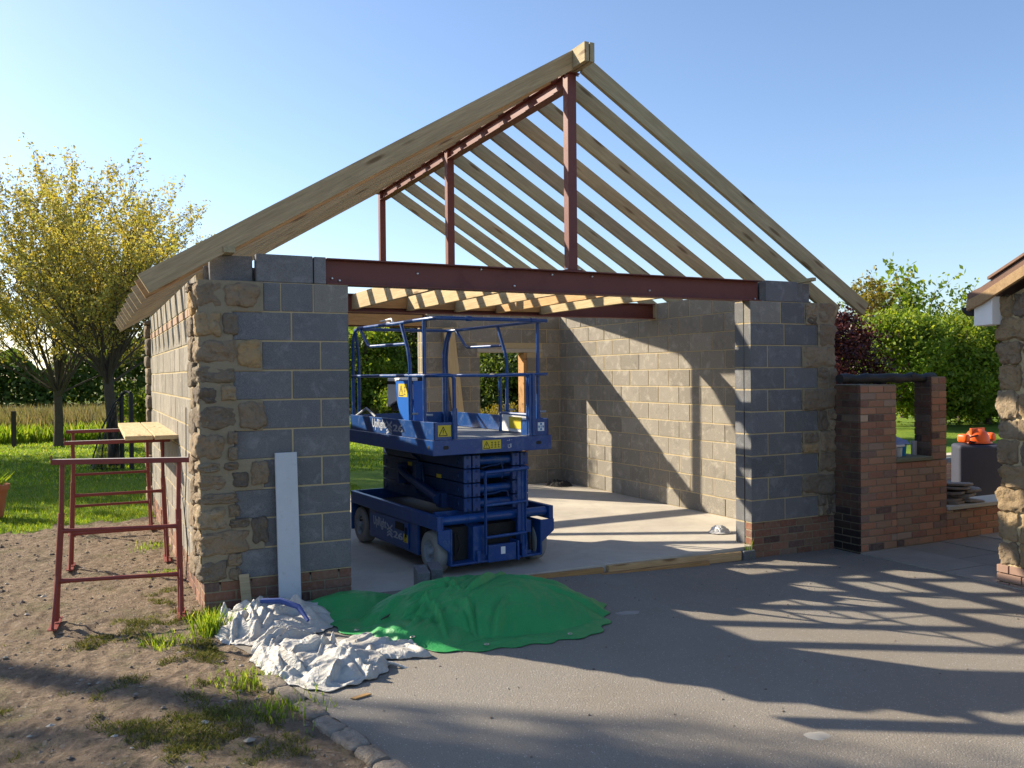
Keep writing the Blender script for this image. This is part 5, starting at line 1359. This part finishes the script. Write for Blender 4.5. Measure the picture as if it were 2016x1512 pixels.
while len(P) < 26000 and c_ < 800000:
    c_ += 1; x = r5.uniform(-2.6, .42); y = r5.uniform(-3.6, 1.0)
    if x > drive_edge(y) - .12: continue
    m_ = fb(x, y, 1.7, 21.0) + .55*fb(x, y, 6.0, 31.0)
    th = .36 - .38*math.exp(-((x-drive_edge(y)+.40)/.55)**2) + (.25 if y > .2 else 0)
    if m_ > th and r5.random() < min(.8, .04+(m_-th)*1.1): P.append((x, y, gheight(x, y)-.002))
o = blades('weed_grass', P, .022, .0022, WM, 1.1); tag(o, 'thin weedy grass in the bare soil', 'grass', kind='stuff')
def tuft(x, y, n, h, label, rad=.05, mat=None):
    Q_ = [(x+r5.gauss(0,rad), y+r5.gauss(0,rad), gheight(x, y)-.004) for _ in range(n)]
    o = blades('grass_tuft', Q_, h, .0035, mat or GM, .55); tag(o, label, 'grass', 'grass tufts at the edge of the soil')
tuft(-.02, -.52, 260, .13, 'tallest bright grass tuft at the left end of the white sheeting', .055)
tuft(.02, -.18, 120, .10, 'grass tuft at the corner of the left pier', .05)
tuft(-.28, -.62, 200, .06, 'low grass clump left of the tall tuft', .10)
tuft(-.14, 1.55, 90, .05, 'small grass clump by the second trestle foot', .07); tuft(-.16, 2.9, 120, .06, 'small grass clump against the side wall', .10)
tuft(.10, -2.15, 240, .055, 'low weeds beside the kerb', .11); tuft(-.02, -1.65, 220, .05, 'low weeds beside the crumpled sack', .11)
P = [(5.16+r5.gauss(0,.02), -.05+r5.gauss(0,.015), -.10) for _ in range(26)]
o = blades('grass_tuft', P, .14, .003, GM, .5); tag(o, 'small weed growing at the foot of the right pier', 'grass', 'grass tufts at the edge of the soil')
# loose grit and pebbles on the soil
b = MB(); ico = [(0,0,1),(.9,0,.3),(.28,.85,.3),(-.72,.53,.3),(-.72,-.53,.3),(.28,-.85,.3),(0,0,-.6)]
fi = [(0,1,2),(0,2,3),(0,3,4),(0,4,5),(0,5,1),(6,2,1),(6,3,2),(6,4,3),(6,5,4),(6,1,5)]; k2 = 0
while k2 < 3000:
    y = r5.uniform(-3.6, 4.6); x = r5.uniform(-2.9, .38)
    if gk(x, y) != 'ground' or x > drive_edge(y)-.02 and y < 0: continue
    s1 = .004 + .014*r5.random()**4 if r5.random() < .97 else r5.uniform(.015,.03); a = r5.uniform(0,6.28); z_ = gheight(x, y)
    vs = [(x+s1*(px*math.cos(a)-py*math.sin(a))*1.3, y+s1*(px*math.sin(a)+py*math.cos(a)), z_+s1*pz*.7) for px,py,pz in ico]
    b.add(vs, fi); k2 += 1
k = NT('grit'); c = k.ramp(island(k), [(0,(.10,.08,.065)),(.5,(.22,.18,.14)),(.9,(.32,.28,.22)),(1,(.50,.46,.40))]); GR = k.done(c, .9, spec=.2)
o = b.build('grit', GR, None, recalc=False); tag(o, 'loose grit and small stones on the soil', 'grit', kind='stuff')
b = MB(); k2 = 0
while k2 < 700:
    x = r5.uniform(.2, 6.3); y = -.02 - 3.4*r5.random()**2.2
    if x < drive_edge(y)+.05: continue
    s1 = .002 + .008*r5.random()**4; a = r5.uniform(0,6.28); z_ = gz(x, y)+.008
    b.add([(x+s1*(px*math.cos(a)-py*math.sin(a))*1.3, y+s1*(px*math.sin(a)+py*math.cos(a)), z_+s1*pz*.7) for px,py,pz in ico], fi); k2 += 1
o = b.build('driveway_grit', GR, None, recalc=False); tag(o, 'scattered stone chips on the driveway', 'grit', kind='stuff')

# ---------------------------------------------------------------- garden things on the left
PT = empty('flower_pot', (-1.86, 5.9, 0), 'terracotta flower pot with spiky leaves at the left edge of the picture', 'flower pot')
b = MB(); b.lathe([(0,.0),(.135,.0),(.185,.36),(.21,.365),(.215,.43),(.195,.435),(.18,.37),(0,.36)], (-1.86,5.9,-.005), 'z', 32)
b.build('pot', m_plain('terracotta', (.42,.14,.065), .85, .15, 8, .2, dirt=(.40,.27,.2), dirts=5), PT)
Q_ = [(-1.86+r5.gauss(0,.05), 5.9+r5.gauss(0,.05), .36) for _ in range(70)]; o = blades('plant', Q_, .22, .010, GM, .8); o.parent = PT; o.matrix_parent_inverse = FULL(PT).inverted()
b = MB(); b.box(-2.51,-2.40,18.95,19.05,-.05,.93); thing('fence_post', m_plain('old_post', (.05,.04,.03), .95), b, 'dark square post standing in the grass at the far left', 'post', bevel=.005)
NTs = empty('netting_frame', (-.1, 11.4, 0), 'black netting draped from a pair of dark posts on the lawn', 'netting frame')
for x, y in ((-.155,11.55),(.0,11.25)):
    b = MB(); b.tube([(x,y,-.05),(x,y,1.47)], .042, 10); b.build('post', M['ink'], NTs)
b = MB(); b.tube([(-.155,11.5,1.44),(-.08,11.4,1.50),(.0,11.25,1.47)], .03, 8); b.tube([(-.12,11.5,1.46),(-.3,11.5,1.25),(-.52,11.55,.75),(-.66,11.6,.25),(-.70,11.6,.02)], .016, 6); b.tube([(-.70,11.6,.015),(-.15,11.5,.015)], .012, 6); b.tube([(-.14,11.5,1.45),(-.36,11.5,1.05),(-.5,11.5,.4),(-.52,11.5,.02)], .012, 6)
b.build('frame', M['ink'], NTs)
k = NT('black_net'); k.b.inputs['Base Color'].default_value = (.01,.01,.011,1); k.b.inputs['Roughness'].default_value = .8
tt = k.n('ShaderNodeBsdfTransparent'); mx = k.n('ShaderNodeMixShader'); fac = k.ramp(k.noise(k.wpos((1,1,.4)), 9, 3, .6, .6), [(.3,.45),(.7,.92)]); k.l(fac, mx.inputs[0]); k.l(tt.outputs[0], mx.inputs[1]); k.l(k.b.outputs[0], mx.inputs[2]); k.l(mx.outputs[0], k.o.inputs[0])
vs, fs = [], []
for i in range(13):
    for j in range(17):
        u, t = i/12, j/16; xl = -.12-.60*t**.8; xr_ = -.12-.10*t; x = xl+(xr_-xl)*u; vs.append((x, 11.47+.10*math.sin(u*14+t*3)*t+.05, 1.44*(1-t)+.015))
for i in range(12):
    for j in range(16): q = i*17+j; fs.append((q, q+1, q+18, q+17))
b = MB(); b.add(vs, fs, 0, True); b.build('net', k.mat, NTs, recalc=False)
FN = empty('rail_fence', (26, 16, -.1), 'low post and rail fence under the trees beyond the lawn', 'fence')
b = MB()
for i in range(14): b.box(17+i*1.6, 17.1+i*1.6, 15.4-i*.12, 15.5-i*.12, -.2, .85)
b.build('post', M['bark'], FN)
b = MB()
for z in (.35,.72): b.bar((17,15.38,z),(38,13.8,z),.03,.09)
b.build('rail', M['bark'], FN)

# pale cement spills on the asphalt
CM = m_plain('dried_cement', (.30,.285,.255), .95, .2, 14, .4)
for (cx, cy, rx, ry, lab, sd_) in ((2.86,-1.32,.12,.05,'pale dried cement splash on the asphalt right of the green tarpaulin',3),(2.42,-3.62,.075,.045,'pale cement patch on the driveway near the bottom right corner',8)):
    n = 22; vs = [(cx, cy, gz(cx,cy)+.018)]; fs = []
    for i in range(n):
        a = 2*math.pi*i/n; r_ = 1+.35*mn.noise(Vector((math.cos(a)*1.6, math.sin(a)*1.6, sd_)))
        x, y = cx+rx*r_*math.cos(a), cy+ry*r_*math.sin(a); vs.append((x, y, gz(x,y)+.006))
    for i in range(n): fs.append((0, 1+i, 1+(i+1)%n))
    b = MB(); b.add(vs, fs, 0, True); thing('cement_splash', CM, b, lab, 'cement splash', recalc=False)
b = MB(); b.obox((.55,-2.18,gz(.5,-2.2)+.012), (.05,.015,0), (-.01,.012,0), (0,0,.003)); thing('wood_chip', M['ochre'], b, 'small wood chip on the asphalt near the kerb', 'wood chip')
b = MB(); b.obox((-.55,-.42,gheight(-.55,-.42)+.012), (.055,.01,0), (-.002,.008,0), (0,0,.006)); thing('wood_scrap', M['bark'], b, 'dark scrap of wood on the soil between the trestle feet', 'wood scrap')

# brass eyelets along the near hem of the tarpaulin
tp = bpy.data.objects['green_tarpaulin']; EY = m_plain('eyelet_metal', (.5,.47,.38), .4, .1, metal=.6)
dg = bpy.context.evaluated_depsgraph_get(); tv = [v_.co.copy() for v_ in tp.data.vertices]
for (ex, ey) in ((.86,-1.02),(1.10,-1.47),(1.52,-1.70),(2.15,-1.68)):
    z_ = max((q.z for q in tv if abs(q.x-ex) < .02 and abs(q.y-ey) < .02), default=.0)
    b = MB(); b.lathe([(.008,.003),(.016,.005),(.018,.002),(.016,0)], (ex, ey, z_+.003), 'z', 14); b.build('eyelet', EY, tp)
